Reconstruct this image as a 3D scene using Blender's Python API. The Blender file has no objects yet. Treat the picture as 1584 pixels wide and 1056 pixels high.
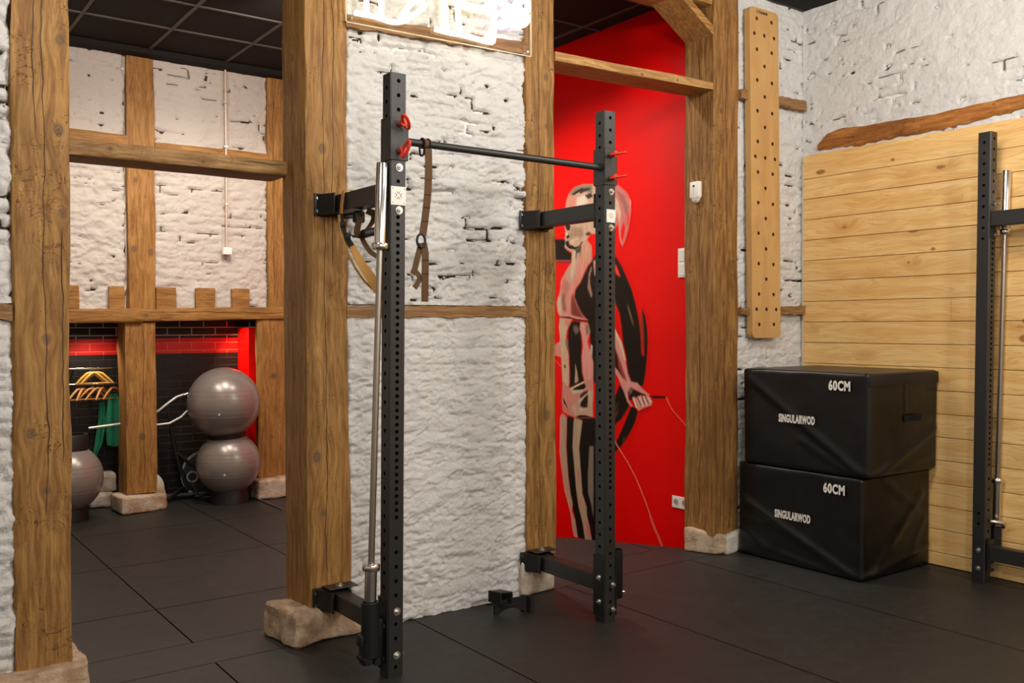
import bpy, bmesh, math, random
import numpy as np
from mathutils import Vector, Matrix

C = bpy.context.scene.collection
sc = bpy.context.scene
PI = math.pi

# ------------------------------------------------------------------ camera
cam_d = bpy.data.cameras.new('camera')
cam = bpy.data.objects.new('camera', cam_d)
C.objects.link(cam)
cam_d.sensor_width = 36.0
cam_d.lens = 36.0 * 1430.0 / 1584.0
cam_d.clip_start = 0.05
_yaw, _pit, _rol = math.radians(36.0), math.radians(0.93), math.radians(0.15)
_f = Vector((math.sin(_yaw) * math.cos(_pit), math.cos(_yaw) * math.cos(_pit), -math.sin(_pit)))
_r = Vector((math.cos(_yaw), -math.sin(_yaw), 0.0))
_d = _f.cross(_r)
_r2 = _r * math.cos(_rol) + _d * math.sin(_rol)
_d2 = _d * math.cos(_rol) - _r * math.sin(_rol)
cam.matrix_world = Matrix(((_r2.x, -_d2.x, -_f.x, 0.0), (_r2.y, -_d2.y, -_f.y, 0.0),
                           (_r2.z, -_d2.z, -_f.z, 1.475), (0, 0, 0, 1)))
sc.camera = cam

# ------------------------------------------------------------------ world, exposure, lights
wd = bpy.data.worlds.new('world')
sc.world = wd
wd.use_nodes = True
wd.node_tree.nodes['Background'].inputs[0].default_value = (1.0, 0.93, 0.85, 1)
wd.node_tree.nodes['Background'].inputs[1].default_value = 0.05
sc.view_settings.view_transform = 'Standard'
sc.view_settings.look = 'None'
sc.view_settings.exposure = -0.14
sc.view_settings.gamma = 1.0
sc.view_settings.use_curve_mapping = False

def spot(name, loc, target, power, col, angle=70, blend=0.6, rad=0.05):
    l = bpy.data.lights.new(name, 'SPOT')
    l.energy = power; l.color = col; l.spot_size = math.radians(angle); l.spot_blend = blend
    l.shadow_soft_size = rad
    o = bpy.data.objects.new(name, l); C.objects.link(o)
    o.location = loc
    o.rotation_euler = (Vector(target) - Vector(loc)).to_track_quat('-Z', 'Y').to_euler()
    return o

def point(name, loc, power, col, rad):
    l = bpy.data.lights.new(name, 'POINT'); l.energy = power; l.color = col; l.shadow_soft_size = rad
    o = bpy.data.objects.new(name, l); C.objects.link(o); o.location = loc
    return o

WARM = (1.0, 0.895, 0.775)
NEUT = (1.0, 0.935, 0.865)
# front room: bare lamps hung below the dark ceiling, behind and above the camera
FRONT_LAMPS = [((0.5, 2.4, 3.25), 70), ((2.3, 2.1, 3.3), 72), ((3.9, 2.2, 3.3), 74), ((0.8, -0.6, 2.8), 150), ((3.0, -0.8, 2.8), 145), ((4.4, 0.3, 3.1), 84)]
for p_, pw in FRONT_LAMPS:
    point('room_lamp', p_, pw, NEUT, 0.16)
# back room: ceiling spots, warmer
BACK_SPOTS = [((1.2, 5.6, 3.60), (1.9, 7.7, 2.0), 28), ((2.4, 5.8, 3.60), (2.7, 7.7, 1.8), 28),
              ((1.2, 6.3, 3.60), (1.3, 6.3, 0.0), 34), ((3.4, 5.4, 3.60), (3.3, 6.6, 0.0), 30)]
for a, b, pw in BACK_SPOTS:
    spot('ceiling_spot_light', a, b, pw * 3.0, WARM, 140, 0.9, 0.09)
spot('room_lamp', (2.3, 6.3, 3.5), (2.3, 6.3, 0.0), 95, WARM, 170, 0.5, 0.10)
# spots on the red wall and over the niche
spot('red_wall_spot_light', (3.7, 4.75, 3.58), (4.6, 4.55, 2.2), 34, (1.0, 0.92, 0.85), 90, 0.9, 0.05)
spot('red_wall_spot_light', (3.6, 5.5, 3.58), (4.6, 5.2, 0.9), 105, (1.0, 0.92, 0.85), 100, 0.9, 0.06)
spot('niche_spot_light', (2.70, 8.03, 1.46), (3.02, 8.05, 1.15), 26, (1.0, 0.75, 0.5), 120, 0.8, 0.03)
spot('niche_spot_light', (1.62, 7.98, 1.46), (1.7, 8.15, 0.9), 12, (1.0, 0.85, 0.65), 120, 0.8, 0.03)

# ------------------------------------------------------------------ helpers
def lin(c):
    out = []
    for v in c[:3]:
        v = v / 255.0
        out.append(v / 12.92 if v <= 0.04045 else ((v + 0.055) / 1.055) ** 2.4)
    return (out[0], out[1], out[2], 1.0)

_rs = np.random.RandomState(7)
_LAT = _rs.rand(64, 64, 64)
def vnoise(p):
    """trilinear value noise, p (N,3) -> 0..1"""
    p = np.asarray(p, dtype=np.float64)
    i = np.floor(p).astype(int); f = p - i
    f = f * f * (3 - 2 * f)
    x0, y0, z0 = (i[:, 0] & 63), (i[:, 1] & 63), (i[:, 2] & 63)
    x1, y1, z1 = (x0 + 1) & 63, (y0 + 1) & 63, (z0 + 1) & 63
    fx, fy, fz = f[:, 0], f[:, 1], f[:, 2]
    a = _LAT[x0, y0, z0] * (1 - fx) + _LAT[x1, y0, z0] * fx
    b = _LAT[x0, y1, z0] * (1 - fx) + _LAT[x1, y1, z0] * fx
    c = _LAT[x0, y0, z1] * (1 - fx) + _LAT[x1, y0, z1] * fx
    d = _LAT[x0, y1, z1] * (1 - fx) + _LAT[x1, y1, z1] * fx
    return (a * (1 - fy) + b * fy) * (1 - fz) + (c * (1 - fy) + d * fy) * fz

def fbm(p, octaves=4):
    s = 0; a = 0.5; t = 0
    p = np.asarray(p, dtype=np.float64)
    for k in range(octaves):
        s = s + a * vnoise(p + 11.3 * k); t += a; a *= 0.5; p = p * 2.03
    return s / t

def sstep(a, b, x):
    t = np.clip((x - a) / (b - a), 0, 1)
    return t * t * (3 - 2 * t)

def wloc(o):
    v = Vector((0, 0, 0))
    while o is not None:
        v += o.location; o = o.parent
    return v

def mesh_obj(name, verts, faces, mat, parent=None, loc=None, smooth=False, mats=None, fmat=None):
    me = bpy.data.meshes.new(name)
    verts = np.asarray(verts, dtype=float)
    if loc is not None:
        verts = verts - np.asarray(loc, dtype=float)
    me.from_pydata(verts.tolist(), [], [list(f) for f in faces])
    for m in (mats or [mat]):
        me.materials.append(m)
    if fmat is not None:
        me.polygons.foreach_set('material_index', fmat)
    if smooth:
        me.polygons.foreach_set('use_smooth', [True] * len(me.polygons))
    me.update()
    o = bpy.data.objects.new(name, me); C.objects.link(o)
    if loc is not None:
        o.location = loc
    if parent is not None:
        o.parent = parent
        o.matrix_parent_inverse = Matrix.Identity(4)
        o.location = (Vector(loc) if loc is not None else Vector((0, 0, 0))) - wloc(parent)
    return o

def thing(name, label, cat, loc, group=None):
    o = bpy.data.objects.new(name, None); C.objects.link(o)
    o.empty_display_size = 0.1
    o.location = loc
    o['label'] = label; o['category'] = cat
    if group: o['group'] = group
    return o

def tag(o, label, cat, group=None):
    o['label'] = label; o['category'] = cat
    if group: o['group'] = group
    return o

def struct(o):
    o['kind'] = 'structure'
    return o

class MB:
    """collects simple solids into one mesh (world coordinates)"""
    def __init__(self):
        self.v = []; self.f = []; self.m = []
    def add(self, v, f, mi=0):
        n = len(self.v)
        self.v += [tuple(map(float, p)) for p in v]
        self.f += [tuple(i + n for i in q) for q in f]
        self.m += [mi] * len(f)
        return self
    def box(self, x0, x1, y0, y1, z0, z1, mi=0, ch=0.0):
        if ch <= 0:
            v = [(x, y, z) for z in (z0, z1) for y in (y0, y1) for x in (x0, x1)]
            f = [(0, 2, 3, 1), (4, 5, 7, 6), (0, 1, 5, 4), (2, 6, 7, 3), (0, 4, 6, 2), (1, 3, 7, 5)]
            return self.add(v, f, mi)
        bm = bmesh.new()
        vs = [bm.verts.new(p) for p in [(x, y, z) for z in (z0, z1) for y in (y0, y1) for x in (x0, x1)]]
        for q in [(0, 2, 3, 1), (4, 5, 7, 6), (0, 1, 5, 4), (2, 6, 7, 3), (0, 4, 6, 2), (1, 3, 7, 5)]:
            bm.faces.new([vs[i] for i in q])
        bmesh.ops.bevel(bm, geom=bm.edges[:], offset=ch, segments=2, affect='EDGES', profile=0.5)
        return self.bm(bm, mi)
    def bm(self, bm, mi=0):
        bm.verts.index_update()
        v = [tuple(p.co) for p in bm.verts]
        f = [tuple(q.index for q in fc.verts) for fc in bm.faces]
        bm.free()
        return self.add(v, f, mi)
    def cyl(self, p0, p1, r, n=16, mi=0, r1=None, caps=True):
        p0 = Vector(p0); p1 = Vector(p1); d = (p1 - p0).normalized()
        a = d.orthogonal().normalized(); b = d.cross(a)
        r1 = r if r1 is None else r1
        v = []
        for p, rr in ((p0, r), (p1, r1)):
            for k in range(n):
                t = 2 * PI * k / n
                v.append(p + a * (math.cos(t) * rr) + b * (math.sin(t) * rr))
        f = [(k, (k + 1) % n, n + (k + 1) % n, n + k) for k in range(n)]
        if caps:
            f += [tuple(range(n - 1, -1, -1)), tuple(range(n, 2 * n))]
        return self.add(v, f, mi)
    def tube(self, pts, r, n=10, mi=0, closed=False):
        pts = [Vector(p) for p in pts]; m = len(pts)
        v = []; a = None
        for i, p in enumerate(pts):
            if closed:
                d = (pts[(i + 1) % m] - pts[i - 1]).normalized()
            else:
                d = (pts[min(i + 1, m - 1)] - pts[max(i - 1, 0)]).normalized()
            if a is None: a = d.orthogonal().normalized()
            a = (a - d * a.dot(d)).normalized(); b = d.cross(a)
            rr = r[i] if hasattr(r, '__len__') else r
            for k in range(n):
                t = 2 * PI * k / n
                v.append(p + a * (math.cos(t) * rr) + b * (math.sin(t) * rr))
        f = []
        for i in range(m if closed else m - 1):
            j = (i + 1) % m
            f += [(i * n + k, i * n + (k + 1) % n, j * n + (k + 1) % n, j * n + k) for k in range(n)]
        if not closed:
            f += [tuple(range(n - 1, -1, -1)), tuple((m - 1) * n + k for k in range(n))]
        return self.add(v, f, mi)
    def ring(self, c, axis, r_out, r_in, h, n=40, mi=0):
        c = Vector(c); d = Vector(axis).normalized(); a = d.orthogonal().normalized(); b = d.cross(a)
        prof = [(r_in, -h / 2), (r_out, -h / 2), (r_out, h / 2), (r_in, h / 2)]
        v = []
        for k in range(n):
            t = 2 * PI * k / n
            for (rr, hh) in prof:
                v.append(c + (a * math.cos(t) + b * math.sin(t)) * rr + d * hh)
        f = []
        for k in range(n):
            j = (k + 1) % n
            f += [(k * 4 + q, j * 4 + q, j * 4 + (q + 1) % 4, k * 4 + (q + 1) % 4) for q in range(4)]
        return self.add(v, f, mi)
    def lathe(self, c, prof, n=32, mi=0, axis=(0, 0, 1)):
        c = Vector(c); d = Vector(axis).normalized(); a = d.orthogonal().normalized(); b = d.cross(a)
        v = []
        for (rr, hh) in prof:
            for k in range(n):
                t = 2 * PI * k / n
                v.append(c + (a * math.cos(t) + b * math.sin(t)) * rr + d * hh)
        f = []
        for i in range(len(prof) - 1):
            f += [(i * n + k, i * n + (k + 1) % n, (i + 1) * n + (k + 1) % n, (i + 1) * n + k) for k in range(n)]
        return self.add(v, f, mi)
    def prism(self, poly, axis, a0, a1, mi=0):
        """poly: 2D points; axis 'x': poly=(y,z), 'y': poly=(x,z), 'z': poly=(x,y)"""
        def P(p, a):
            return {'x': (a, p[0], p[1]), 'y': (p[0], a, p[1]), 'z': (p[0], p[1], a)}[axis]
        n = len(poly)
        v = [P(p, a0) for p in poly] + [P(p, a1) for p in poly]
        f = [tuple(range(n)), tuple(range(2 * n - 1, n - 1, -1))]
        f += [(k, (k + 1) % n, n + (k + 1) % n, n + k) for k in range(n)]
        return self.add(v, f, mi)
    def build(self, name, mat, parent=None, loc=None, smooth=False, mats=None, fn=None, auto=None):
        v = np.array(self.v)
        if fn is not None: v = fn(v)
        if loc is None and parent is None:
            lo = v.min(0); hi = v.max(0)
            loc = ((lo[0] + hi[0]) / 2, (lo[1] + hi[1]) / 2, lo[2])
        o = mesh_obj(name, v, self.f, mat, parent, loc, False, mats, self.m if mats else None)
        bm = bmesh.new(); bm.from_mesh(o.data)
        bmesh.ops.recalc_face_normals(bm, faces=bm.faces[:])
        bm.to_mesh(o.data); bm.free()
        if smooth or auto:
            o.data.polygons.foreach_set('use_smooth', [True] * len(o.data.polygons))
            if auto:
                o.data.set_sharp_from_angle(angle=math.radians(auto))
        return o

# ------------------------------------------------------------------ materials
class NT:
    def __init__(self, name):
        self.mat = bpy.data.materials.new(name); self.mat.use_nodes = True
        self.t = self.mat.node_tree
        self.b = self.t.nodes['Principled BSDF']
    def node(self, typ, **kw):
        n = self.t.nodes.new(typ)
        for k, v in kw.items():
            if k.startswith('i_'):
                key = k[2:]
                key = int(key) if key.isdigit() else key.replace('_', ' ')
                self.put(n.inputs[key], v)
            else:
                setattr(n, k, v)
        return n
    def put(self, sock, v):
        if hasattr(v, 'links') or isinstance(v, bpy.types.NodeSocket):
            self.t.links.new(v, sock)
        else:
            sock.default_value = v
    def m(self, op, a, b=0.0, c=0.0, clamp=False):
        n = self.t.nodes.new('ShaderNodeMath'); n.operation = op; n.use_clamp = clamp
        self.put(n.inputs[0], a); self.put(n.inputs[1], b); self.put(n.inputs[2], c)
        return n.outputs[0]
    def vm(self, op, a, b=(0, 0, 0)):
        n = self.t.nodes.new('ShaderNodeVectorMath'); n.operation = op
        self.put(n.inputs[0], a)
        if op == 'SCALE': self.put(n.inputs[3], b)
        else: self.put(n.inputs[1], b)
        return n.outputs['Value'] if op in ('LENGTH', 'DISTANCE', 'DOT_PRODUCT') else n.outputs[0]
    def step(self, x, a, b):
        n = self.t.nodes.new('ShaderNodeMapRange'); n.interpolation_type = 'SMOOTHSTEP'
        self.put(n.inputs[0], x); n.inputs[1].default_value = a; n.inputs[2].default_value = b
        n.inputs[3].default_value = 0.0; n.inputs[4].default_value = 1.0
        return n.outputs[0]
    def noise(self, vec, scale=5.0, detail=4.0, rough=0.5, dist=0.0, out=0):
        n = self.t.nodes.new('ShaderNodeTexNoise')
        self.put(n.inputs['Vector'], vec); self.put(n.inputs['Scale'], scale)
        n.inputs['Detail'].default_value = detail; n.inputs['Roughness'].default_value = rough
        n.inputs['Distortion'].default_value = dist
        return n.outputs[out]
    def pos(self):
        return self.t.nodes.new('ShaderNodeNewGeometry').outputs['Position']
    def sep(self, v):
        n = self.t.nodes.new('ShaderNodeSeparateXYZ'); self.put(n.inputs[0], v); return n.outputs
    def comb(self, x, y, z):
        n = self.t.nodes.new('ShaderNodeCombineXYZ')
        self.put(n.inputs[0], x); self.put(n.inputs[1], y); self.put(n.inputs[2], z); return n.outputs[0]
    def mix(self, f, a, b, blend='MIX'):
        n = self.t.nodes.new('ShaderNodeMix'); n.data_type = 'RGBA'; n.blend_type = blend
        self.put(n.inputs[0], f); self.put(n.inputs[6], a); self.put(n.inputs[7], b)
        return n.outputs[2]
    def bump(self, h, strength=0.5, dist=0.01):
        n = self.t.nodes.new('ShaderNodeBump')
        self.put(n.inputs['Height'], h); n.inputs['Strength'].default_value = strength
        n.inputs['Distance'].default_value = dist
        self.t.links.new(n.outputs[0], self.b.inputs['Normal'])
    def out(self, color=None, rough=None, metal=None, spec=None):
        if color is not None: self.put(self.b.inputs['Base Color'], color)
        if rough is not None: self.put(self.b.inputs['Roughness'], rough)
        if metal is not None: self.put(self.b.inputs['Metallic'], metal)
        if spec is not None: self.put(self.b.inputs['Specular IOR Level'], spec)
        return self.mat

def plain(name, rgb, rough=0.5, metal=0.0, spec=0.5, bump=0.0, bscale=300.0, var=0.06, coat=0.0):
    t = NT(name)
    p = t.pos()
    n = t.noise(p, 9.0, 3.0)
    c = lin(rgb)
    dark = tuple(v * (1 - var) for v in c[:3]) + (1,)
    lite = tuple(min(1, v * (1 + var)) for v in c[:3]) + (1,)
    t.out(t.mix(n, dark, lite), rough, metal, spec)
    if bump > 0:
        t.bump(t.noise(p, bscale, 2.0), bump, 0.002)
    if coat: t.b.inputs['Coat Weight'].default_value = coat
    return t.mat

def wood(name, light=(178, 134, 74), dark=(126, 86, 40), axis='z', knots=(), cracks=(), scratch=0.5,
         grain=1.0, rough=0.62, worn=0.4, seed=0.0, red=0.0):
    """old oiled timber: grain along axis; knots = (x,y,z,r); cracks = (coord axis, position, z0, z1)"""
    t = NT(name)
    P = t.pos()
    X = t.sep(P)
    dx = None; km = None; ringsum = None
    offs = None
    for (kx, ky, kz, kr) in knots:
        kr = kr * 1.2
        rel = t.vm('SUBTRACT', P, (kx, ky, kz))
        sc_ = {'z': (1, 1, 0.8), 'x': (0.8, 1, 1), 'y': (1, 0.8, 1)}[axis]
        rel = t.vm('MULTIPLY', rel, sc_)
        d = t.vm('LENGTH', rel)
        fall = t.m('EXPONENT', t.m('MULTIPLY', t.m('POWER', t.m('DIVIDE', d, kr * 2.6), 2.0), -1.0))
        shift = t.vm('SCALE', rel, t.m('MULTIPLY', fall, -0.72))
        offs = shift if offs is None else t.vm('ADD', offs, shift)
        mask = t.m('SUBTRACT', 1.0, t.step(t.m('ADD', d, t.m('MULTIPLY', t.noise(P, 60, 2), kr * 0.4)), kr * 0.55, kr * 1.25))
        km = mask if km is None else t.m('MAXIMUM', km, mask)
        ring = t.m('MULTIPLY', mask, t.m('SINE', t.m('MULTIPLY', d, 520.0)))
        ringsum = ring if ringsum is None else t.m('ADD', ringsum, ring)
    Q = P if offs is None else t.vm('ADD', P, offs)
    Q = t.vm('ADD', Q, (seed * 3.1, seed * 1.7, seed * 2.3))
    s = {'z': (1, 1, 0.08), 'x': (0.08, 1, 1), 'y': (1, 0.08, 1)}[axis]
    Qs = t.vm('MULTIPLY', Q, s)
    warp = t.noise(t.vm('MULTIPLY', Q, tuple(4.0 * (0.35 if k < 1 else 1.0) for k in s)), 1.0, 2.0)
    Qw = t.vm('ADD', Qs, t.vm('SCALE', t.comb(warp, warp, warp), 0.05))
    fine = t.noise(Qw, 190.0 * grain, 4.0, 0.65)
    med = t.noise(Qw, 52.0 * grain, 5.0, 0.62, 0.3)
    ringw = t.m('ABSOLUTE', t.m('SINE', t.m('MULTIPLY', t.noise(Qw, 9.0 * grain, 2.0), 70.0)))
    big = t.noise(t.vm('MULTIPLY', Q, tuple(2.2 if k == 1 else 0.9 for k in s)), 1.0, 4.0, 0.6)
    col = t.mix(t.step(med, 0.3, 0.72), lin(dark), lin(light))
    col = t.mix(t.m('MULTIPLY', t.step(ringw, 0.7, 1.0), 0.20), col, lin(tuple(v * 0.72 for v in dark)))
    col = t.mix(t.m('MULTIPLY', t.step(fine, 0.5, 0.75), 0.28), col, lin(tuple(v * 0.7 for v in dark)))
    col = t.mix(t.m('MULTIPLY', t.step(big, 0.48, 0.72), worn), col, lin(tuple(v * 0.82 for v in dark)))
    spk = t.noise(P, 130.0, 4.0, 0.7)
    col = t.mix(t.m('MULTIPLY', t.step(spk, 0.5, 0.72), 0.22), col, lin(tuple(v * 0.66 for v in dark)))
    chop = t.noise(t.vm('MULTIPLY', Q, tuple(26.0 * (0.3 if k < 1 else 1.0) for k in s)), 1.0, 3.0, 0.6)
    col = t.mix(t.m('MULTIPLY', t.step(chop, 0.5, 0.8), 0.25), col, lin(tuple(min(255, v * 1.12) for v in light)))
    h = t.m('ADD', t.m('ADD', t.m('MULTIPLY', fine, 0.35), t.m('MULTIPLY', med, 0.4)), t.m('ADD', t.m('MULTIPLY', spk, 0.25), t.m('MULTIPLY', chop, 0.8)))
    if km is not None:
        col = t.mix(t.m('MULTIPLY', km, 0.75), col, lin((104, 80, 60)))
        col = t.mix(t.m('MULTIPLY', t.step(ringsum, 0.35, 0.9), 0.6), col, lin((84, 58, 36)))
    # worm tracks and hack marks: thin wiggly dark marks inside patches
    if scratch > 0:
        pt = t.step(t.noise(t.vm('ADD', P, (seed, 0, seed)), 5.0, 2.0), 0.46, 0.6)
        w = t.noise(P, 15.0, 3.0, 0.5, 1.6)
        line = t.m('SUBTRACT', 1.0, t.step(t.m('ABSOLUTE', t.m('SUBTRACT', w, 0.5)), 0.004, 0.014))
        mk = t.m('MULTIPLY', t.m('MULTIPLY', line, pt), scratch)
        vor = t.node('ShaderNodeTexVoronoi'); t.put(vor.inputs['Vector'], P); vor.inputs['Scale'].default_value = 42.0
        dot = t.m('MULTIPLY', t.m('SUBTRACT', 1.0, t.step(vor.outputs['Distance'], 0.05, 0.12)),
                  t.step(t.noise(P, 21.0, 0.0), 0.62, 0.68))
        mk = t.m('MAXIMUM', mk, t.m('MULTIPLY', dot, scratch))
        col = t.mix(t.m('MULTIPLY', mk, 0.85, clamp=True), col, lin((62, 36, 14)))
        h = t.m('SUBTRACT', h, t.m('MULTIPLY', mk, 0.9))
    al = {'z': 2, 'x': 0, 'y': 1}[axis]
    for (ca, cp, c0, c1) in cracks:
        ci = {'x': 0, 'y': 1, 'z': 2}[ca]
        along = X[al]
        wig = t.m('MULTIPLY', t.m('SUBTRACT', t.noise(t.comb(t.m('MULTIPLY', along, 2.6), cp * 9 + seed, 0.0), 1.0, 4.0, 0.6), 0.5), 0.055)
        dist = t.m('ABSOLUTE', t.m('SUBTRACT', X[ci], t.m('ADD', wig, cp)))
        wid = t.m('MULTIPLY', t.noise(t.comb(t.m('MULTIPLY', along, 5.0), cp * 3, 2.0), 1.0, 2.0), 0.0042)
        inside = t.m('MULTIPLY', t.step(along, c0, c0 + 0.08), t.m('SUBTRACT', 1.0, t.step(along, c1 - 0.08, c1)))
        cm = t.m('MULTIPLY', t.m('LESS_THAN', dist, wid), inside)
        col = t.mix(t.m('MULTIPLY', cm, 0.9), col, lin((52, 30, 12)))
        h = t.m('SUBTRACT', h, t.m('MULTIPLY', cm, 2.5))
    t.out(col, rough, 0.0, 0.35)
    t.bump(h, 0.55, 0.004)
    return t.mat

def brick_paint(name, white=(224, 222, 218)):
    t = NT(name)
    a = t.node('ShaderNodeAttribute', attribute_name='crack').outputs['Fac']
    P = t.pos()
    n1 = t.noise(P, 2.2, 4.0)
    n2 = t.noise(P, 48.0, 6.0, 0.7)
    n3 = t.noise(P, 16.0, 4.0, 0.6)
    w2 = tuple(v * 0.93 for v in white)
    col = t.mix(n1, lin(w2), lin(white))
    col = t.mix(t.m('MULTIPLY', t.step(n3, 0.62, 0.75), 0.22), col, lin((204, 199, 190)))
    col = t.mix(t.step(a, 0.35, 0.8), col, lin((60, 48, 38)))
    t.out(col, 0.82, 0, 0.25)
    t.bump(t.m('ADD', t.m('MULTIPLY', n2, 1.0), n3), 0.9, 0.009)
    return t.mat

def stone_mat(name, a=(188, 160, 132), b=(140, 112, 88)):
    t = NT(name); P = t.pos()
    n = t.noise(P, 12.0, 6.0, 0.65); m_ = t.noise(P, 70.0, 4.0, 0.6); w = t.noise(P, 5.0, 3.0)
    col = t.mix(t.step(n, 0.35, 0.68), lin(b), lin(a))
    col = t.mix(t.m('MULTIPLY', t.step(w, 0.5, 0.65), 0.5), col, lin((205, 192, 176)))
    t.out(col, 0.85, 0, 0.25)
    t.bump(t.m('ADD', n, t.m('MULTIPLY', m_, 0.6)), 0.8, 0.012)
    return t.mat

M_BRICK = brick_paint('painted_brick')
M_BRICKW = brick_paint('painted_brick_warm', (208, 199, 190))
M_STONE = stone_mat('stone', (204, 178, 150), (158, 130, 104))
M_STONEW = stone_mat('stone_whitewashed', (212, 200, 184), (176, 160, 142))
M_STEEL = plain('black_powder_coat', (36, 35, 34), 0.40, 0.0, 0.5, 0.12, 900.0)
M_STEELD = plain('black_steel', (20, 19, 18), 0.45, 0.0, 0.45, 0.1, 900.0)
M_HOLE = plain('hole_black', (6, 6, 6), 0.9, 0, 0.1)
M_CHROME = plain('chrome', (214, 208, 200), 0.22, 1.0)
M_BAR = plain('brushed_steel', (168, 160, 152), 0.34, 1.0)
M_ZINC = plain('zinc', (205, 203, 198), 0.3, 1.0)
M_WHITEP = plain('white_plastic', (236, 232, 224), 0.4)
M_PLATE = plain('label_plate', (226, 222, 212), 0.5)
M_ORANGE = plain('red_paint', (206, 48, 24), 0.38)
M_TAN = plain('tan_webbing', (150, 112, 70), 0.85, 0, 0.2, 0.4, 700.0, 0.14)
M_TANL = plain('yellow_tan_webbing', (188, 142, 78), 0.8, 0, 0.2, 0.4, 700.0, 0.14)
M_BROWN = plain('brown_webbing', (92, 68, 46), 0.85, 0, 0.2, 0.4, 700.0, 0.14)
M_BLKW = plain('black_webbing', (22, 20, 19), 0.8, 0, 0.2, 0.3, 700.0)
M_PRINT = plain('white_print', (222, 218, 210), 0.6)
M_DARKP = plain('dark_print', (60, 42, 26), 0.7)
M_BLKPL = plain('black_rubber', (16, 15, 15), 0.55)
M_RED = None
# ------------------------------------------------------------------ big materials
def floor_mat():
    t = NT('rubber_mat_floor'); P = t.pos(); X = t.sep(P)
    def seam(coord, c0, step, w=0.0036):
        u = t.m('DIVIDE', t.m('SUBTRACT', coord, c0), step)
        fr = t.m('ABSOLUTE', t.m('SUBTRACT', t.m('SUBTRACT', u, t.m('FLOOR', u)), 0.5))
        return t.m('GREATER_THAN', fr, 0.5 - w / step)
    back = t.m('GREATER_THAN', X[1], 4.04)
    sx = seam(X[0], 1.318, 1.0)
    sx = t.m('MULTIPLY', sx, t.m('SUBTRACT', 1.0, t.m('MULTIPLY', t.m('GREATER_THAN', X[1], 4.04), t.m('LESS_THAN', X[1], 4.36))))
    sy_b = t.m('MULTIPLY', seam(X[1], 4.99, 1.02), back)
    sy_b = t.m('MAXIMUM', sy_b, t.m('LESS_THAN', t.m('ABSOLUTE', t.m('SUBTRACT', X[1], 4.362)), 0.0022))
    sy_f = t.m('LESS_THAN', t.m('ABSOLUTE', t.m('SUBTRACT', X[1], 4.045)), 0.0025)
    s = t.m('MAXIMUM', sx, t.m('MAXIMUM', sy_b, sy_f))
    n = t.noise(P, 420.0, 2.0); m_ = t.noise(P, 1.3, 4.0, 0.6); k = t.noise(P, 14.0, 5.0, 0.65)
    col = t.mix(m_, lin((32, 30, 28)), lin((45, 42, 39)))
    col = t.mix(t.m('MULTIPLY', t.step(k, 0.52, 0.7), 0.25), col, lin((60, 55, 49)))
    # tile to tile tint
    tile = t.node('ShaderNodeTexWhiteNoise'); tile.noise_dimensions = '2D'
    t.put(tile.inputs['Vector'], t.comb(t.m('FLOOR', t.m('SUBTRACT', X[0], 1.318)), t.m('FLOOR', t.m('DIVIDE', t.m('SUBTRACT', X[1], 4.0), 1.0)), 0.0))
    col = t.mix(t.m('MULTIPLY', tile.outputs['Value'], 0.22), col, lin((28, 26, 23)))
    col = t.mix(s, col, lin((8, 7, 7)))
    t.out(col, t.m('ADD', t.m('ADD', 0.42, t.m('MULTIPLY', k, 0.2)), t.m('MULTIPLY', s, 0.4)), 0, t.m('MULTIPLY', t.m('SUBTRACT', 1.0, s), 0.5))
    t.bump(t.m('SUBTRACT', t.m('MULTIPLY', n, 0.25), t.m('MULTIPLY', s, 2.0)), 0.35, 0.003)
    return t.mat

def ceiling_mat():
    t = NT('black_ceiling_tile'); P = t.pos()
    n = t.noise(P, 160.0, 3.0)
    t.out(t.mix(n, lin((26, 24, 23)), lin((40, 37, 34))), 0.85, 0, 0.2)
    t.bump(n, 0.3, 0.002)
    return t.mat

RED1, RED2 = (214, 2, 1), (226, 4, 1)
def red_mat(name, painted=False):
    t = NT(name); P = t.pos()
    n = t.noise(P, 3.0, 4.0)
    col = t.mix(n, lin(RED1), lin(RED2))
    if painted:
        a = t.node('ShaderNodeAttribute', attribute_name='paint')
        col = t.mix(t.node('ShaderNodeAttribute', attribute_name='cover').outputs['Fac'], col, a.outputs['Color'])
    t.out(col, 0.36, 0, 0.22)
    t.bump(t.noise(P, 45.0, 3.0), 0.08, 0.003)
    return t.mat

def dark_tile_mat():
    t = NT('black_brick_tiles'); P = t.pos(); X = t.sep(P)
    b = t.node('ShaderNodeTexBrick'); 
    t.put(b.inputs['Vector'], t.comb(X[0], X[2], 0.0))
    b.inputs['Scale'].default_value = 1.0
    b.inputs['Brick Width'].default_value = 0.21; b.inputs['Row Height'].default_value = 0.067
    b.inputs['Mortar Size'].default_value = 0.006; b.inputs['Mortar Smooth'].default_value = 0.3
    b.inputs['Color1'].default_value = lin((20, 17, 15)); b.inputs['Color2'].default_value = lin((28, 24, 21))
    b.inputs['Mortar'].default_value = lin((48, 42, 37))
    band = t.m('MULTIPLY', t.m('GREATER_THAN', X[2], 1.246), t.m('LESS_THAN', X[2], 1.380))
    above = t.m('GREATER_THAN', X[2], 1.380)
    n = t.noise(P, 6.0, 3.0)
    redc = t.mix(b.outputs['Fac'], t.mix(n, lin((196, 14, 8)), lin((224, 24, 14))), lin((236, 90, 70)))
    col = t.mix(band, b.outputs['Color'], redc)
    col = t.mix(t.m('MULTIPLY', above, b.outputs['Fac']), col, lin((170, 162, 150)))
    t.out(col, 0.5, 0, 0.4)
    t.bump(t.m('SUBTRACT', t.m('MULTIPLY', t.noise(P, 50, 3), 0.3), b.outputs['Fac']), 0.6, 0.006)
    return t.mat

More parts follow.
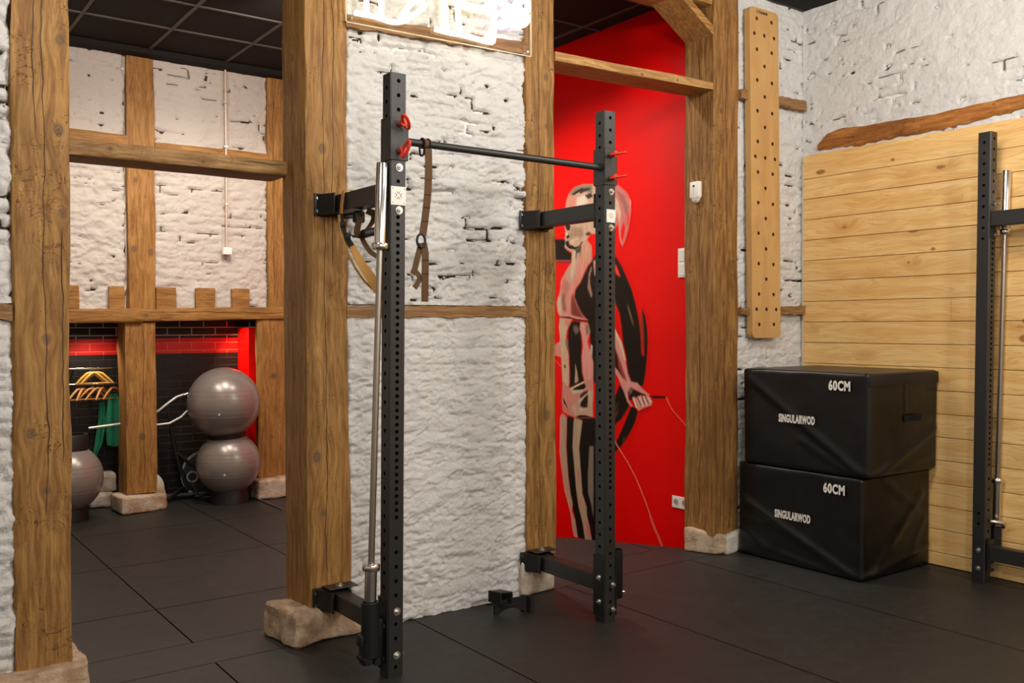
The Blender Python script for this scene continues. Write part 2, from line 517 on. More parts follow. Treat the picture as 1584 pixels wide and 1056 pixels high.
M_FLOOR = floor_mat(); M_CEIL = ceiling_mat(); M_REDW = red_mat('red_wall_paint')
M_TILE = dark_tile_mat()
M_GRID = plain('ceiling_tee_grey', (74, 69, 63), 0.6)
M_WHITE = plain('white_wall_paint', (226, 222, 214), 0.8, 0, 0.25, 0.2, 60.0)
M_GREYW = plain('dark_soffit', (34, 30, 27), 0.8)

ZC = 3.665
YA = 4.035           # front face of the timber wall
YAB = 4.30           # its back face
# ------------------------------------------------------------------ floor, ceiling, plain walls
fl = [(-3.2, -3.2), (5.49, -3.2), (5.49, 4.035), (4.7, 4.26), (4.525, 4.27), (4.33, 4.60), (4.04, 5.05), (3.72, 5.6), (3.6, 8.5), (-1.2, 8.5), (-1.2, 4.2), (-3.2, 4.2)]
struct(MB().prism(fl, 'z', -0.12, 0.0).build('floor', M_FLOOR))
struct(MB().prism([(3.4, 4.2), (4.75, 4.2), (4.75, 8.5), (3.4, 8.5)], 'z', -1.3, -1.2).build('floor', M_FLOOR))
ceil = struct(MB().box(-3.2, 5.6, -3.2, 4.035, ZC, ZC + 0.1).build('ceiling', M_CEIL))
ceil2 = struct(MB().box(-1.2, 4.75, 4.30, 8.5, ZC + 0.008, ZC + 0.11).build('ceiling', M_CEIL))
g = MB()
for k in range(-4, 5):
    x = 2.0 + 0.6083 * k
    if x < 4.6: g.box(x - 0.012, x + 0.012, 4.3, 7.6, ZC, ZC + 0.012)
for k in range(0, 6):
    y = 7.0 - 0.6 * k
    if y > 4.3: g.box(-1.15, 4.6, y - 0.012, y + 0.012, ZC - 0.0005, ZC + 0.011)
g.build('ceiling_grid', M_GRID, ceil2)
struct(MB().box(-1.2, 4.6, 7.60, 7.76, ZC - 0.035, ZC + 0.007).build('trim_1', M_CEIL))
# unseen sides of the front room
struct(MB().box(-3.3, -3.2, -3.2, 4.3, 0, ZC).build('wall_left', M_WHITE))
struct(MB().box(-3.3, 5.6, -3.3, -3.2, 0, ZC).build('wall_back', M_WHITE))
struct(MB().box(5.49, 5.6, -3.2, 4.3, 0, ZC).build('wall_right_core', M_WHITE)).name = 'wall_right'
struct(MB().box(-1.3, -1.2, 4.3, 8.5, 0, ZC + 0.1).build('wall_side', M_WHITE))

# ------------------------------------------------------------------ rough painted brick
def relief(name, u0, u1, v0, v1, place, cell, seed, mat, course=0.062, brick=0.27, style='brick', cracks=1.0,
           amp=1.0, ragged=True, thick=0.05):
    nu = max(2, int((u1 - u0) / cell)); nv = max(2, int((v1 - v0) / cell))
    U, V = np.meshgrid(np.linspace(u0, u1, nu + 1), np.linspace(v0, v1, nv + 1))
    u = U.ravel(); v = V.ravel(); n = len(u)
    P = np.stack([u, v, np.full(n, seed * 7.3)], 1)
    warp = fbm(P * [3.2, 2.6, 1], 3) - 0.5
    vv = v + warp * 0.055
    row = np.floor(vv / course)
    fv = vv / course - row
    off = (row * 0.5 + (vnoise(np.stack([row * 3.7, row * 0 + seed, row * 0], 1)) - .5) * 0.4)
    uu = (u + (fbm(P * [5, 5, 1] + 9, 2) - 0.5) * 0.06) / brick + off
    col = np.floor(uu); fu = uu - col
    dv = np.minimum(fv, 1 - fv) * course
    du = np.minimum(fu, 1 - fu) * brick
    dj = np.minimum(dv, du * 0.8)
    joint = 1 - sstep(0.002, 0.013, dj)
    vis = sstep(0.42, 0.66, fbm(P * [2.4, 2.9, 1] + 31, 3))           # where the courses still read
    hole = sstep(0.575, 0.66, fbm(P * [9, 15, 1] + 57, 2))
    perb = vnoise(np.stack([col * 5.1, row * 7.7, col * 0 + seed], 1)) - 0.5
    lumps = fbm(P * [11, 19, 1] + 3, 5) - 0.5
    ridge = 1 - np.abs(fbm(P * [6, 13, 1] + [0, 0, 2] + warp[:, None] * 3.0, 4) - 0.5) * 4
    creep = np.abs(fbm(P * [8, 24, 1] + [0, 0, 5] + warp[:, None] * 2.5, 5) - 0.5)
    grit = fbm(P * [38, 52, 1] + 13, 3) - 0.5
    h = (fbm(P * [1.6, 1.6, 1] + 77, 3) - 0.5) * 0.034 + lumps * 0.048 + perb * 0.012 * vis + np.clip(ridge, 0, 1) ** 2 * 0.010 + grit * 0.008
    h = h - joint * vis * 0.010 - (1 - sstep(0.0, 0.05, creep)) * 0.013
    crack = joint * hole * sstep(0.35, 0.6, vis + 0.30) * cracks
    pit = sstep(0.765, 0.80, fbm(P * [12, 32, 1] + 91 + seed, 2)) * cracks
    crack = np.maximum(crack, pit)
    h = h * amp - crack * 0.024
    if ragged:
        for side, e in ((0, u - u0), (1, u1 - u)):
            m = 1 - sstep(0.0, 0.018, e + (fbm(P * [3, 18, 1] + 20 * side + 5, 3) - 0.5) * 0.05)
            h = h - m * 0.03
            crack = np.maximum(crack, m * sstep(0.5, 0.6, fbm(P * [6, 9, 1] + 43 * side, 2)))
    pos = place(u, v, h)
    idx = np.arange(n).reshape(nv + 1, nu + 1)
    q = np.stack([idx[:-1, :-1].ravel(), idx[:-1, 1:].ravel(), idx[1:, 1:].ravel(), idx[1:, :-1].ravel()], 1)
    me = bpy.data.meshes.new(name)
    loc = pos.mean(0); loc[2] = pos[:, 2].min()
    me.vertices.add(n); me.vertices.foreach_set('co', (pos - loc).astype(np.float32).ravel())
    me.loops.add(q.size); me.loops.foreach_set('vertex_index', q.astype(np.int32).ravel())
    me.polygons.add(len(q)); me.polygons.foreach_set('loop_start', (np.arange(len(q)) * 4).astype(np.int32))
    me.polygons.foreach_set('loop_total', np.full(len(q), 4, np.int32))
    me.update(calc_edges=True)
    me.polygons.foreach_set('use_smooth', [True] * len(q))
    at = me.attributes.new('crack', 'FLOAT', 'POINT'); at.data.foreach_set('value', crack.astype(np.float32))
    me.materials.append(mat)
    o = bpy.data.objects.new(name, me); C.objects.link(o); o.location = loc
    return struct(o)

def place_y(Y):      # wall facing -Y
    return lambda u, v, h: np.stack([u, Y - h, v], 1)
def place_x(X):      # wall facing -X ; u runs towards -Y so faces look to -X
    return lambda u, v, h: np.stack([X - h, -u, v], 1)

struct(MB().box(1.95, 3.05, 4.075, YAB, 0, ZC).build('wall_center', M_WHITE))
relief('wall_center_face', 1.955, 3.045, 1.585, ZC, place_y(4.050), 0.007, 1, M_BRICK, cracks=1.0, amp=0.9).name = 'wall_center_upper'
relief('wall_center_lower', 1.955, 3.10, 0.0, 1.525, place_y(4.046), 0.007, 2, M_BRICK, cracks=0.35, amp=0.6, course=0.085)
struct(MB().box(-3.2, 0.53, 4.075, YAB, 0, ZC).build('wall_front', M_WHITE))
relief('wall_front_upper', -0.6, 0.545, 1.57, ZC, place_y(4.045), 0.010, 3, M_BRICK)
relief('wall_front_lower', -0.6, 0.548, 0.0, 1.505, place_y(4.042), 0.010, 4, M_BRICK, cracks=0.5, amp=0.9)
struct(MB().box(4.66, 5.55, 4.085, YAB, 0, ZC).build('wall_corner', M_WHITE))
relief('wall_corner_face', 4.765, 5.50, 0.0, ZC, place_y(4.060), 0.0085, 5, M_BRICK, amp=0.55, course=0.066)
relief('wall_right_face', -4.06, -1.2, 2.55, ZC, place_x(5.472), 0.010, 6, M_BRICK, amp=0.4, ragged=False, course=0.07, cracks=0.8)
struct(MB().box(5.452, 5.49, -3.2, 4.05, 0, 2.60).build('wall_right_lower', M_WHITE))
# far brick wall across the back room, above its beam
relief('wall_far_left', 1.25, 1.845, 1.62, ZC, place_y(7.755), 0.012, 8, M_BRICKW, course=0.075, amp=0.8, cracks=0.8)
relief('wall_far_right', 2.055, 3.02, 1.62, ZC, place_y(7.755), 0.012, 9, M_BRICKW, course=0.075, amp=0.6, cracks=0.8)
struct(MB().box(-1.2, 4.6, 7.79, 7.95, 1.56, ZC).build('wall_far', M_WHITE))
struct(MB().box(3.22, 4.6, 7.74, 7.95, 0, 1.5).build('wall_far_side', M_WHITE))
struct(MB().box(-1.2, 1.2, 7.74, 7.95, 0, ZC).build('wall_far_end', M_WHITE))
struct(MB().box(-1.2, 3.6, 8.30, 8.42, 0, 1.6).build('wall_niche', M_TILE))
struct(MB().box(-1.2, 3.6, 7.95, 8.42, 1.53, 1.6).build('ceiling_niche', M_GREYW))
struct(MB().box(2.935, 3.40, 8.02, 8.30, 0, 1.466).build('wall_niche_red', M_REDW))
# red wall and stairwell
struct(MB().box(4.60, 4.75, 4.26, 8.5, -1.3, ZC + 0.008).build('wall_red', M_REDW))
struct(MB().box(3.55, 3.62, 5.7, 8.5, -1.3, -0.12).build('wall_stairwell', M_REDW))
# bare strips that stand in the brick
trim_w = wood('trim_wood', (170, 130, 84), (120, 84, 48), 'x', scratch=0.3, worn=0.5, seed=1)
def strip(x0, x1, y0, y1, za0, za1, zb0, zb1, name, mat):
    n = 26; v = []; f = []
    for i in range(n + 1):
        s = i / n; x = x0 + (x1 - x0) * s
        j = 0.004 * math.sin(i * 2.1) + 0.003 * math.sin(i * 5.3)
        lo = za0 + (zb0 - za0) * s + j; hi = za1 + (zb1 - za1) * s + 0.6 * j
        v += [(x, y0, lo), (x, y0, hi), (x, y1, hi), (x, y1, lo)]
    for i in range(n):
        for q in range(4):
            f.append((i * 4 + q, i * 4 + (q + 1) % 4, i * 4 + 4 + (q + 1) % 4, i * 4 + 4 + q))
    f += [(0, 1, 2, 3), (4 * n + 3, 4 * n + 2, 4 * n + 1, 4 * n)]
    return struct(MB().add(v, f).build(name, mat))
strip(1.96, 3.035, 4.038, 4.09, 1.522, 1.572, 1.526, 1.588, 'trim_2', trim_w)
strip(1.96, 3.035, 4.028, 4.09, 2.900, 2.958, 2.948, 3.014, 'trim_3', trim_w)
strip(-0.6, 0.54, 4.030, 4.09, 1.505, 1.562, 1.505, 1.567, 'trim_4', trim_w)
strip(4.76, 5.44, 4.005, 4.06, 2.958, 3.016, 2.965, 3.032, 'trim_5', trim_w)
strip(4.76, 5.475, 4.005, 4.06, 1.551, 1.594, 1.555, 1.612, 'trim_6', trim_w)
# ------------------------------------------------------------------ timbers
def timber(name, label, cat, x0, x1, y0, y1, z0, z1, mat, axis='z', seed=0.0, amp=0.008, wob=0.008, lean=0.0,
           dz=0.0, group=None, step=0.035, rad=0.012, parent=None):
    """hewn timber: rounded section swept along its axis with hewn-surface relief and wavy arrises"""
    if axis == 'z': a0, a1, b0, b1, t0, t1 = x0, x1, y0, y1, z0, z1
    elif axis == 'x': a0, a1, b0, b1, t0, t1 = y0, y1, z0, z1, x0, x1
    else: a0, a1, b0, b1, t0, t1 = x0, x1, z0, z1, y0, y1
    k = 7; ring = []
    w, h = a1 - a0, b1 - b0
    def seg(p, q):
        for i in range(k):
            s = i / k
            ring.append((p[0] + (q[0] - p[0]) * s, p[1] + (q[1] - p[1]) * s))
    c = rad
    cs = [((c, 0), (w - c, 0)), ((w - c * .3, c * .3), (w, c)), ((w, c), (w, h - c)), ((w - c * .3, h - c * .3), (w - c, h)),
          ((w - c, h), (c, h)), ((c * .3, h - c * .3), (0, h - c)), ((0, h - c), (0, c)), ((c * .3, c * .3), (c, 0))]
    for i, (p, q) in enumerate(cs):
        if i % 2 == 0: seg(p, q)
        else: ring.append(p)
    ring = np.array(ring); m = len(ring)
    n = max(2, int((t1 - t0) / step))
    cen = np.array([w / 2, h / 2])
    nv = ring - cen
    nv[:, 0] = np.where(np.abs(np.abs(ring[:, 0] - w / 2) - w / 2) < c * 0.9, np.sign(nv[:, 0]), 0)
    nv[:, 1] = np.where(np.abs(np.abs(ring[:, 1] - h / 2) - h / 2) < c * 0.9, np.sign(nv[:, 1]), 0)
    T = np.linspace(t0, t1, n + 1)
    verts = []
    for t in T:
        P = np.stack([ring[:, 0] * 5 + seed, ring[:, 1] * 5 + seed * 2, np.full(m, t * 2.2)], 1)
        d = (fbm(P, 3) - 0.5) * 2 * amp
        P2 = np.stack([np.sign(nv[:, 0]) * 3 + seed, np.sign(nv[:, 1]) * 3 + seed, np.full(m, t * 3.1)], 1)
        d2 = (fbm(P2, 4) - 0.5) * 2 * wob
        r = ring + nv * (d + d2)[:, None]
        if axis == 'z': row = [(a0 + q[0] + lean * (t - t0), b0 + q[1], t) for q in r]
        elif axis == 'x': row = [(t, a0 + q[0], b0 + q[1] + dz * (t - t0) / (t1 - t0)) for q in r]
        else: row = [(a0 + q[0], t, b0 + q[1]) for q in r]
        verts += row
    f = []
    for i in range(n):
        for q in range(m):
            f.append((i * m + q, i * m + (q + 1) % m, (i + 1) * m + (q + 1) % m, (i + 1) * m + q))
    f += [tuple(range(m - 1, -1, -1)), tuple(n * m + q for q in range(m))]
    b = MB().add(verts, f)
    o = b.build(name, mat, parent, auto=50)
    if parent is None: tag(o, label, cat, group)
    return o

w_left = wood('timber_left', knots=[(0.72, YA, 2.62, .022), (0.71, YA, 2.26, .024), (0.722, YA, 1.93, .02), (0.66, YA, 1.43, .02), (0.60, YA, 1.06, .02), (0.655, YA, 0.83, .016)],
              cracks=[('x', 0.655, 0.7, 3.6), ('x', 0.625, 2.2, 3.0), ('x', 0.715, 0.9, 1.9)], scratch=1.0, seed=1.3, worn=0.35)
w_mid = wood('timber_middle', knots=[(1.835, YA, 2.31, .024), (1.975, YA, 2.78, .022), (1.80, YA, 0.865, .028), (1.83, YA, 0.60, .016), (1.757, 4.17, 2.75, .02), (1.757, 4.2, 2.2, .016)],
             cracks=[('x', 1.845, 0.2, 3.6), ('x', 1.888, 1.7, 3.2), ('y', 4.19, 0.9, 3.0)], scratch=0.55, seed=4.1, worn=0.3)
w_open = wood('timber_opening', light=(180, 136, 76), dark=(120, 82, 38), knots=[(3.06, YA, 2.52, .018), (3.17, YA, 2.58, .016), (3.19, YA, 1.78, .016), (3.17, YA, 0.98, .03), (3.19, YA, 0.72, .018), (3.17, YA, 2.85, .02)],
              cracks=[('x', 3.115, 0.2, 3.6), ('x', 3.16, 0.9, 2.2)], scratch=0.95, seed=7.9, worn=0.5)
w_right = wood('timber_right', light=(172, 126, 68), dark=(114, 74, 34), knots=[(4.60, YA, 2.86, .02), (4.63, YA, 1.62, .014), (4.7, YA, 1.2, .012)],
               cracks=[('x', 4.655, 1.9, 3.6), ('y', 4.15, 0.2, 3.6), ('x', 4.63, 0.3, 1.6)], scratch=0.8, seed=12.7, worn=0.6)
w_far = wood('timber_far', light=(178, 130, 68), dark=(134, 88, 38), knots=[(1.9, 7.73, 2.1, .03), (2.03, 7.73, 2.08, .03), (1.92, 7.73, 2.65, .02), (1.95, 7.73, 0.6, .03), (3.05, 7.73, 1.05, .03)],
             cracks=[('x', 1.96, 0.2, 1.5), ('x', 3.06, 1.7, 3.5)], scratch=0.5, seed=15.1)
w_beam = wood('beam_weathered', light=(186, 146, 92), dark=(128, 92, 52), axis='x', knots=[(0.95, 4.25, 2.245, .01), (1.35, 4.25, 2.23, .009)], cracks=[('z', 2.25, 1.5, 1.75)], scratch=0.4, seed=3.3, worn=0.5)
w_beamr = wood('beam_opening', light=(200, 158, 98), dark=(152, 106, 56), axis='x', knots=[(3.9, YA, 2.98, .012), (4.2, YA, 2.99, .01)], scratch=0.3, seed=5.5)
w_fbeam = wood('beam_far', light=(178, 130, 68), dark=(132, 88, 38), axis='x', knots=[(1.98, 7.7, 1.57, .018)], cracks=[('z', 1.60, 1.95, 3.2)], scratch=0.4, seed=8.5)
w_brace = wood('brace_plank', light=(186, 138, 78), dark=(136, 92, 44), axis='x', knots=[(4.46, 4.2, 3.33, .008)], scratch=0.4, seed=10.5)
w_rough = wood('rough_lintel', light=(206, 138, 68), dark=(150, 90, 38), axis='y', scratch=0.9, seed=18.5, worn=0.8)

timber('timber_post', 'oiled timber post at the left edge with knots and scratches, on a stone block', 'post', 0.532, 0.744, YA, YAB, 0.125, ZC, w_left, seed=1, wob=0.007, lean=0.004)
timber('timber_post', 'thick timber post carrying the left steel brackets, between doorway and white panel', 'post', 1.752, 1.968, YA, 4.31, 0.145, ZC, w_mid, seed=2, wob=0.007)
timber('timber_post', 'narrow timber post between the white brick panel and the red opening', 'post', 3.030, 3.236, YA, 4.28, 0.205, ZC, w_open, seed=3, wob=0.006)
timber('timber_post', 'timber post on a pale stone foot between red opening and drilled climbing board', 'post', 4.525, 4.768, YA, 4.285, 0.125, ZC, w_right, seed=4, wob=0.004)
timber('timber_beam', 'weathered timber beam spanning the left doorway between two posts', 'beam', 0.746, 1.756, 4.25, 4.487, 2.203, 2.277, w_beam, axis='x', seed=5, amp=0.003, wob=0.003)
timber('timber_beam', 'thin timber shelf beam crossing the red opening high up', 'beam', 3.236, 4.528, YA, 4.262, 2.953, 3.004, w_beamr, axis='x', seed=6, amp=0.003, wob=0.003, dz=0.028, rad=0.006)
timber('lintel_beam', 'lintel beam over the red opening, only its underside in view', 'beam', 3.236, 4.52, YA + 0.002, 4.30, 3.52, ZC, w_brace, axis='x', seed=7, amp=0.003, wob=0.003)
def brace():
    # plank brace: rises to the left from the right post to the lintel
    ax, az, bx, bz, t = 4.528, 3.328, 4.12, 3.575, 0.048
    dx, dz_ = bx - ax, bz - az; L = math.hypot(dx, dz_); nx, nz = dz_ / L * -1, dx / L
    nx, nz = -nx * t, -nz * t
    m = MB().prism([(ax, az), (bx, bz), (bx + nx, bz + nz), (ax, az + 0.058)], 'y', YA, 4.27)
    tag(m.build('timber_brace', w_brace), 'slanting timber brace in the upper right corner of the red opening', 'brace')
brace()

# far frame
timber('far_post', 'square timber post standing on a stone block in the middle of the far opening', 'post', 1.825, 2.062, 7.73, 7.98, 0.145, 1.515, w_far, seed=21, wob=0.004)
timber('far_post', 'upper timber post in the far white wall, above the notched beam', 'post', 1.853, 2.066, 7.735, 7.90, 1.60, 3.63, w_far, seed=22, wob=0.005)
timber('far_post', 'timber post at the right end of the far opening beside the balls', 'post', 2.905, 3.225, 7.73, 7.785, 0.13, 1.545, w_far, seed=23, wob=0.005)
timber('far_post', 'upper timber post at the right edge of the far white wall', 'post', 3.004, 3.24, 7.725, 7.90, 1.60, 3.63, w_far, seed=24, wob=0.005)
timber('far_beam', 'horizontal timber beam low on the far wall, left of the joint', 'beam', 1.20, 1.955, 7.70, 7.95, 1.503, 1.618, w_fbeam, axis='x', seed=25, wob=0.004, amp=0.004, dz=0.01)
timber('far_beam', 'horizontal timber beam with chipped underside, over the balls', 'beam', 1.955, 3.4, 7.705, 7.95, 1.522, 1.625, w_fbeam, axis='x', seed=26, wob=0.006, amp=0.007, dz=0.03)
timber('far_beam', 'upper timber rail of the far wall, left of the post', 'beam', 1.20, 1.855, 7.72, 7.88, 2.82, 3.0, w_fbeam, axis='x', seed=27, wob=0.005)
timber('far_beam', 'upper timber rail of the far wall, right of the post', 'beam', 2.066, 3.01, 7.72, 7.88, 2.79, 2.975, w_fbeam, axis='x', seed=28, wob=0.005)
jl = ['joist end leftmost in the far wall beside the scratched post', 'joist end just left of the far upright post', 'wide joist end touching the right of the far upright post',
      'joist end in the middle of the far wall right half', 'rightmost joist end in the far wall']
for (a, b), t in zip([(1.36, 1.491), (1.706, 1.822), (2.064, 2.222), (2.379, 2.540), (2.684, 2.833)], jl):
    timber('joist_end', 'sawn timber ' + t, 'joist end', a, b, 7.715, 7.88, 1.622, 1.80, w_fbeam, axis='y', seed=a * 9, wob=0.003, amp=0.003, rad=0.006, group='joist ends above the far beam')
# rough timber over the plank panel
def right_lintel():
    prof = [(3.92, 2.672, 2.72), (3.86, 2.682, 2.785), (3.72, 2.672, 2.80), (3.60, 2.665, 2.79), (3.3, 2.672, 2.78), (3.05, 2.672, 2.775), (2.8, 2.690, 2.785), (2.56, 2.71, 2.79), (2.2, 2.72, 2.80), (1.2, 2.72, 2.80)]
    ys = np.linspace(3.92, 1.2, 90); ps = np.array(prof)[::-1]
    lo = np.interp(ys, ps[:, 0], ps[:, 1]); hi = np.interp(ys, ps[:, 0], ps[:, 2])
    lo = lo + (vnoise(np.stack([ys * 30, ys * 0, ys * 0], 1)) - .5) * 0.014
    hi = hi + (vnoise(np.stack([ys * 22, ys * 0 + 5, ys * 0], 1)) - .5) * 0.008
    v = []; f = []; k = 6
    for i, y in enumerate(ys):
        for j in range(k):
            s = j / (k - 1); z = lo[i] + (hi[i] - lo[i]) * s
            b = math.sin(s * PI) ** 0.5 * 0.018 if 0 < s < 1 else 0
            b += 0.006 * (vnoise(np.array([[y * 16, z * 40, 2.0]]))[0] - 0.5)
            v.append((5.462 - b, y, z))
        v.append((5.49, y, hi[i])); v.append((5.49, y, lo[i]))
    m = k + 2
    for i in range(len(ys) - 1):
        for j in range(m):
            f.append((i * m + j, i * m + (j + 1) % m, (i + 1) * m + (j + 1) % m, (i + 1) * m + j))
    f += [tuple(range(m)), tuple((len(ys) - 1) * m + j for j in range(m - 1, -1, -1))]
    tag(MB().add(v, f).build('rough_timber', w_rough, auto=40), 'rough orange-brown timber embedded in the white wall above the pine planks', 'timber')
right_lintel()

# ------------------------------------------------------------------ stones
def stone(label, corners, z0, z1, mat, seed, amp=0.018, top=0.0, n=14, name='stone_block', cat='stone', group=None, tops=None):
    """corners: 4 plan points ccw; irregular hewn block"""
    c = [Vector((p[0], p[1], 0)) for p in corners]
    tz = tops or [z1] * 4
    def P(s, t, w):
        p = (c[0] * (1 - s) + c[1] * s) * (1 - t) + (c[3] * (1 - s) + c[2] * s) * t
        zt = (tz[0] * (1 - s) + tz[1] * s) * (1 - t) + (tz[3] * (1 - s) + tz[2] * s) * t
        return Vector((p.x, p.y, z0 + (zt - z0) * w))
    bm = bmesh.new()
    faces = [lambda a, b: (a, b, 0), lambda a, b: (a, b, 1), lambda a, b: (a, 0, b), lambda a, b: (a, 1, b), lambda a, b: (0, a, b), lambda a, b: (1, a, b)]
    for fn in faces:
        g_ = [[bm.verts.new(P(*fn(i / n, j / n))) for j in range(n + 1)] for i in range(n + 1)]
        for i in range(n):
            for j in range(n):
                bm.faces.new((g_[i][j], g_[i + 1][j], g_[i + 1][j + 1], g_[i][j + 1]))
    bmesh.ops.remove_doubles(bm, verts=bm.verts[:], dist=1e-5)
    bmesh.ops.recalc_face_normals(bm, faces=bm.faces[:])
    for _ in range(5):
        bmesh.ops.smooth_vert(bm, verts=bm.verts[:], factor=0.5, use_axis_x=True, use_axis_y=True, use_axis_z=True)
    bm.normal_update()
    co = np.array([v.co[:] for v in bm.verts]); no = np.array([v.normal[:] for v in bm.verts])
    d = (fbm(co * 9 + seed * 5, 4) - 0.45) * 2 * amp
    co = co + no * d[:, None]
    co[:, 2] = np.maximum(co[:, 2], z0)
    for v, p in zip(bm.verts, co): v.co = p
    b = MB().bm(bm)
    return tag(b.build(name, mat, auto=35), label, cat, group)
stone('pale stone block under the timber post at the bottom left corner', [(0.44, 3.97), (0.80, 3.98), (0.80, 4.33), (0.44, 4.33)], 0, 0.135, M_STONE, 1, 0.012)
stone('rough stone block under the thick middle post beside the left steel upright', [(1.665, 3.985), (2.03, 4.02), (2.0, 4.32), (1.635, 4.30)], 0, 0.17, M_STONE, 2, 0.02, tops=[0.165, 0.14, 0.13, 0.155])
stone('whitewashed stone at the foot of the narrow post, behind the right lower arm', [(2.98, 4.02), (3.235, 4.035), (3.235, 4.28), (2.98, 4.28)], 0, 0.215, M_STONEW, 3, 0.012, tops=[0.19, 0.215, 0.215, 0.2])
stone('brownish stone at the foot of the post left of the black boxes', [(4.545, 4.03), (4.64, 3.995), (4.66, 4.25), (4.46, 4.235)], 0, 0.145, M_STONE, 4, 0.008, tops=[0.135, 0.12, 0.13, 0.165])
stone('white chipped stone next to the brown one beside the black boxes', [(4.60, 3.985), (4.79, 4.01), (4.79, 4.2), (4.66, 4.2)], 0, 0.135, stone_mat('white_stone', (226, 220, 208), (200, 190, 174)), 5, 0.008, tops=[0.115, 0.14, 0.14, 0.12])
stone('flat stone block under the far middle post', [(1.76, 7.62), (2.13, 7.70), (2.19, 8.0), (1.75, 7.95)], 0, 0.13, M_STONE, 6, 0.01, tops=[0.145, 0.125, 0.13, 0.14])
stone('low stone under the far right post behind the ball stack', [(2.86, 7.62), (3.2, 7.60), (3.2, 8.0), (2.84, 8.0)], 0, 0.17, M_STONE, 7, 0.016)
stone('broken rubble stone on top behind the left grey ball', [(1.69, 8.1), (1.83, 8.05), (1.84, 8.25), (1.70, 8.25)], 0.125, 0.28, M_STONEW, 8, 0.012, n=8, name='rubble_stone')
stone('broken rubble stone on the floor behind the left grey ball', [(1.62, 8.08), (1.80, 8.04), (1.84, 8.25), (1.62, 8.25)], 0, 0.125, M_STONEW, 9, 0.012, n=8, name='rubble_stone')

# ------------------------------------------------------------------ pine plank panel on the right wall
def pine():
    t = NT('pine_planks'); P = t.pos(); X = t.sep(P)
    y, z = X[1], X[2]
    row = t.m('FLOOR', t.m('DIVIDE', t.m('SUBTRACT', z, 2.4915), 0.1417))
    rr = t.node('ShaderNodeTexWhiteNoise'); rr.noise_dimensions = '1D'; t.put(rr.inputs['W'], row)
    r = rr.outputs['Value']
    lz = t.m('SUBTRACT', z, t.m('MULTIPLY', row, 0.1417))
    q = t.comb(t.m('ADD', y, t.m('MULTIPLY', r, 37.0)), t.m('ADD', lz, t.m('MULTIPLY', r, 11.0)), 0.0)
    vor = t.node('ShaderNodeTexVoronoi'); vor.inputs['Scale'].default_value = 1.0
    t.put(vor.inputs['Vector'], t.vm('MULTIPLY', q, (3.6, 9.0, 1.0))); vor.inputs['Randomness'].default_value = 1.0
    on = t.m('GREATER_THAN', t.sep(vor.outputs['Color'])[0], 0.5)
    sz = t.m('ADD', 0.07, t.m('MULTIPLY', t.sep(vor.outputs['Color'])[1], 0.15))
    d = vor.outputs['Distance']
    fall = t.m('MULTIPLY', t.m('EXPONENT', t.m('MULTIPLY', t.m('POWER', t.m('DIVIDE', d, 0.34), 2.0), -1.0)), on)
    gz = t.m('ADD', t.m('MULTIPLY', lz, 1.0), t.m('MULTIPLY', fall, 0.05))
    warp = t.noise(t.vm('MULTIPLY', q, (1.5, 5.0, 1.0)), 1.0, 2.0)
    base = t.comb(t.m('MULTIPLY', t.m('ADD', y, t.m('MULTIPLY', r, 37.0)), 0.5), t.m('ADD', t.m('MULTIPLY', gz, 9.0), t.m('MULTIPLY', warp, 1.1)), r)
    g1 = t.noise(base, 2.4, 3.0, 0.55, 0.3)
    g2 = t.noise(t.vm('MULTIPLY', base, (2.0, 9.0, 1.0)), 3.0, 3.0, 0.6)
    rings = t.step(t.m('SINE', t.m('MULTIPLY', g1, 55.0)), 0.1, 1.0)
    col = t.mix(t.step(g1, 0.32, 0.7), lin((244, 208, 142)), lin((232, 184, 112)))
    col = t.mix(t.m('MULTIPLY', rings, 0.36), col, lin((202, 144, 76)))
    col = t.mix(t.m('MULTIPLY', t.step(g2, 0.5, 0.75), 0.3), col, lin((202, 150, 90)))
    col = t.mix(t.m('MULTIPLY', r, 0.24), col, lin((214, 168, 106)))
    col = t.mix(t.m('MULTIPLY', fall, 0.6), col, lin((196, 134, 68)))
    ratio = t.m('DIVIDE', d, sz)
    kn = t.m('MULTIPLY', t.m('SUBTRACT', 1.0, t.step(ratio, 0.55, 1.0)), on)
    col = t.mix(t.m('MULTIPLY', kn, 0.8), col, lin((150, 94, 44)))
    kn2 = t.m('MULTIPLY', t.m('SUBTRACT', 1.0, t.step(ratio, 0.1, 0.3)), on)
    col = t.mix(t.m('MULTIPLY', kn2, 0.7), col, lin((84, 48, 22)))
    # stray knots drawn where the boards have a strong one
    for ky, kz, ry, rz in [(3.885, 2.525, 0.045, 0.02), (3.35, 2.53, 0.018, 0.012), (2.54, 1.40, 0.03, 0.025), (2.53, 1.50, 0.022, 0.016), (3.08, 1.945, 0.02, 0.012), (3.24, 1.87, 0.01, 0.008)]:
        e = t.vm('LENGTH', t.comb(t.m('DIVIDE', t.m('SUBTRACT', y, ky), ry), t.m('DIVIDE', t.m('SUBTRACT', z, kz), rz), 0.0))
        e = t.m('ADD', e, t.m('MULTIPLY', t.noise(P, 60, 2), 0.6))
        col = t.mix(t.m('MULTIPLY', t.m('SUBTRACT', 1.0, t.step(e, 0.8, 1.4)), 0.8), col, lin((140, 86, 38)))
    t.out(col, 0.42, 0, 0.4)
    t.bump(t.m('ADD', t.m('MULTIPLY', g2, 0.5), rings), 0.08, 0.002)
    return t.mat
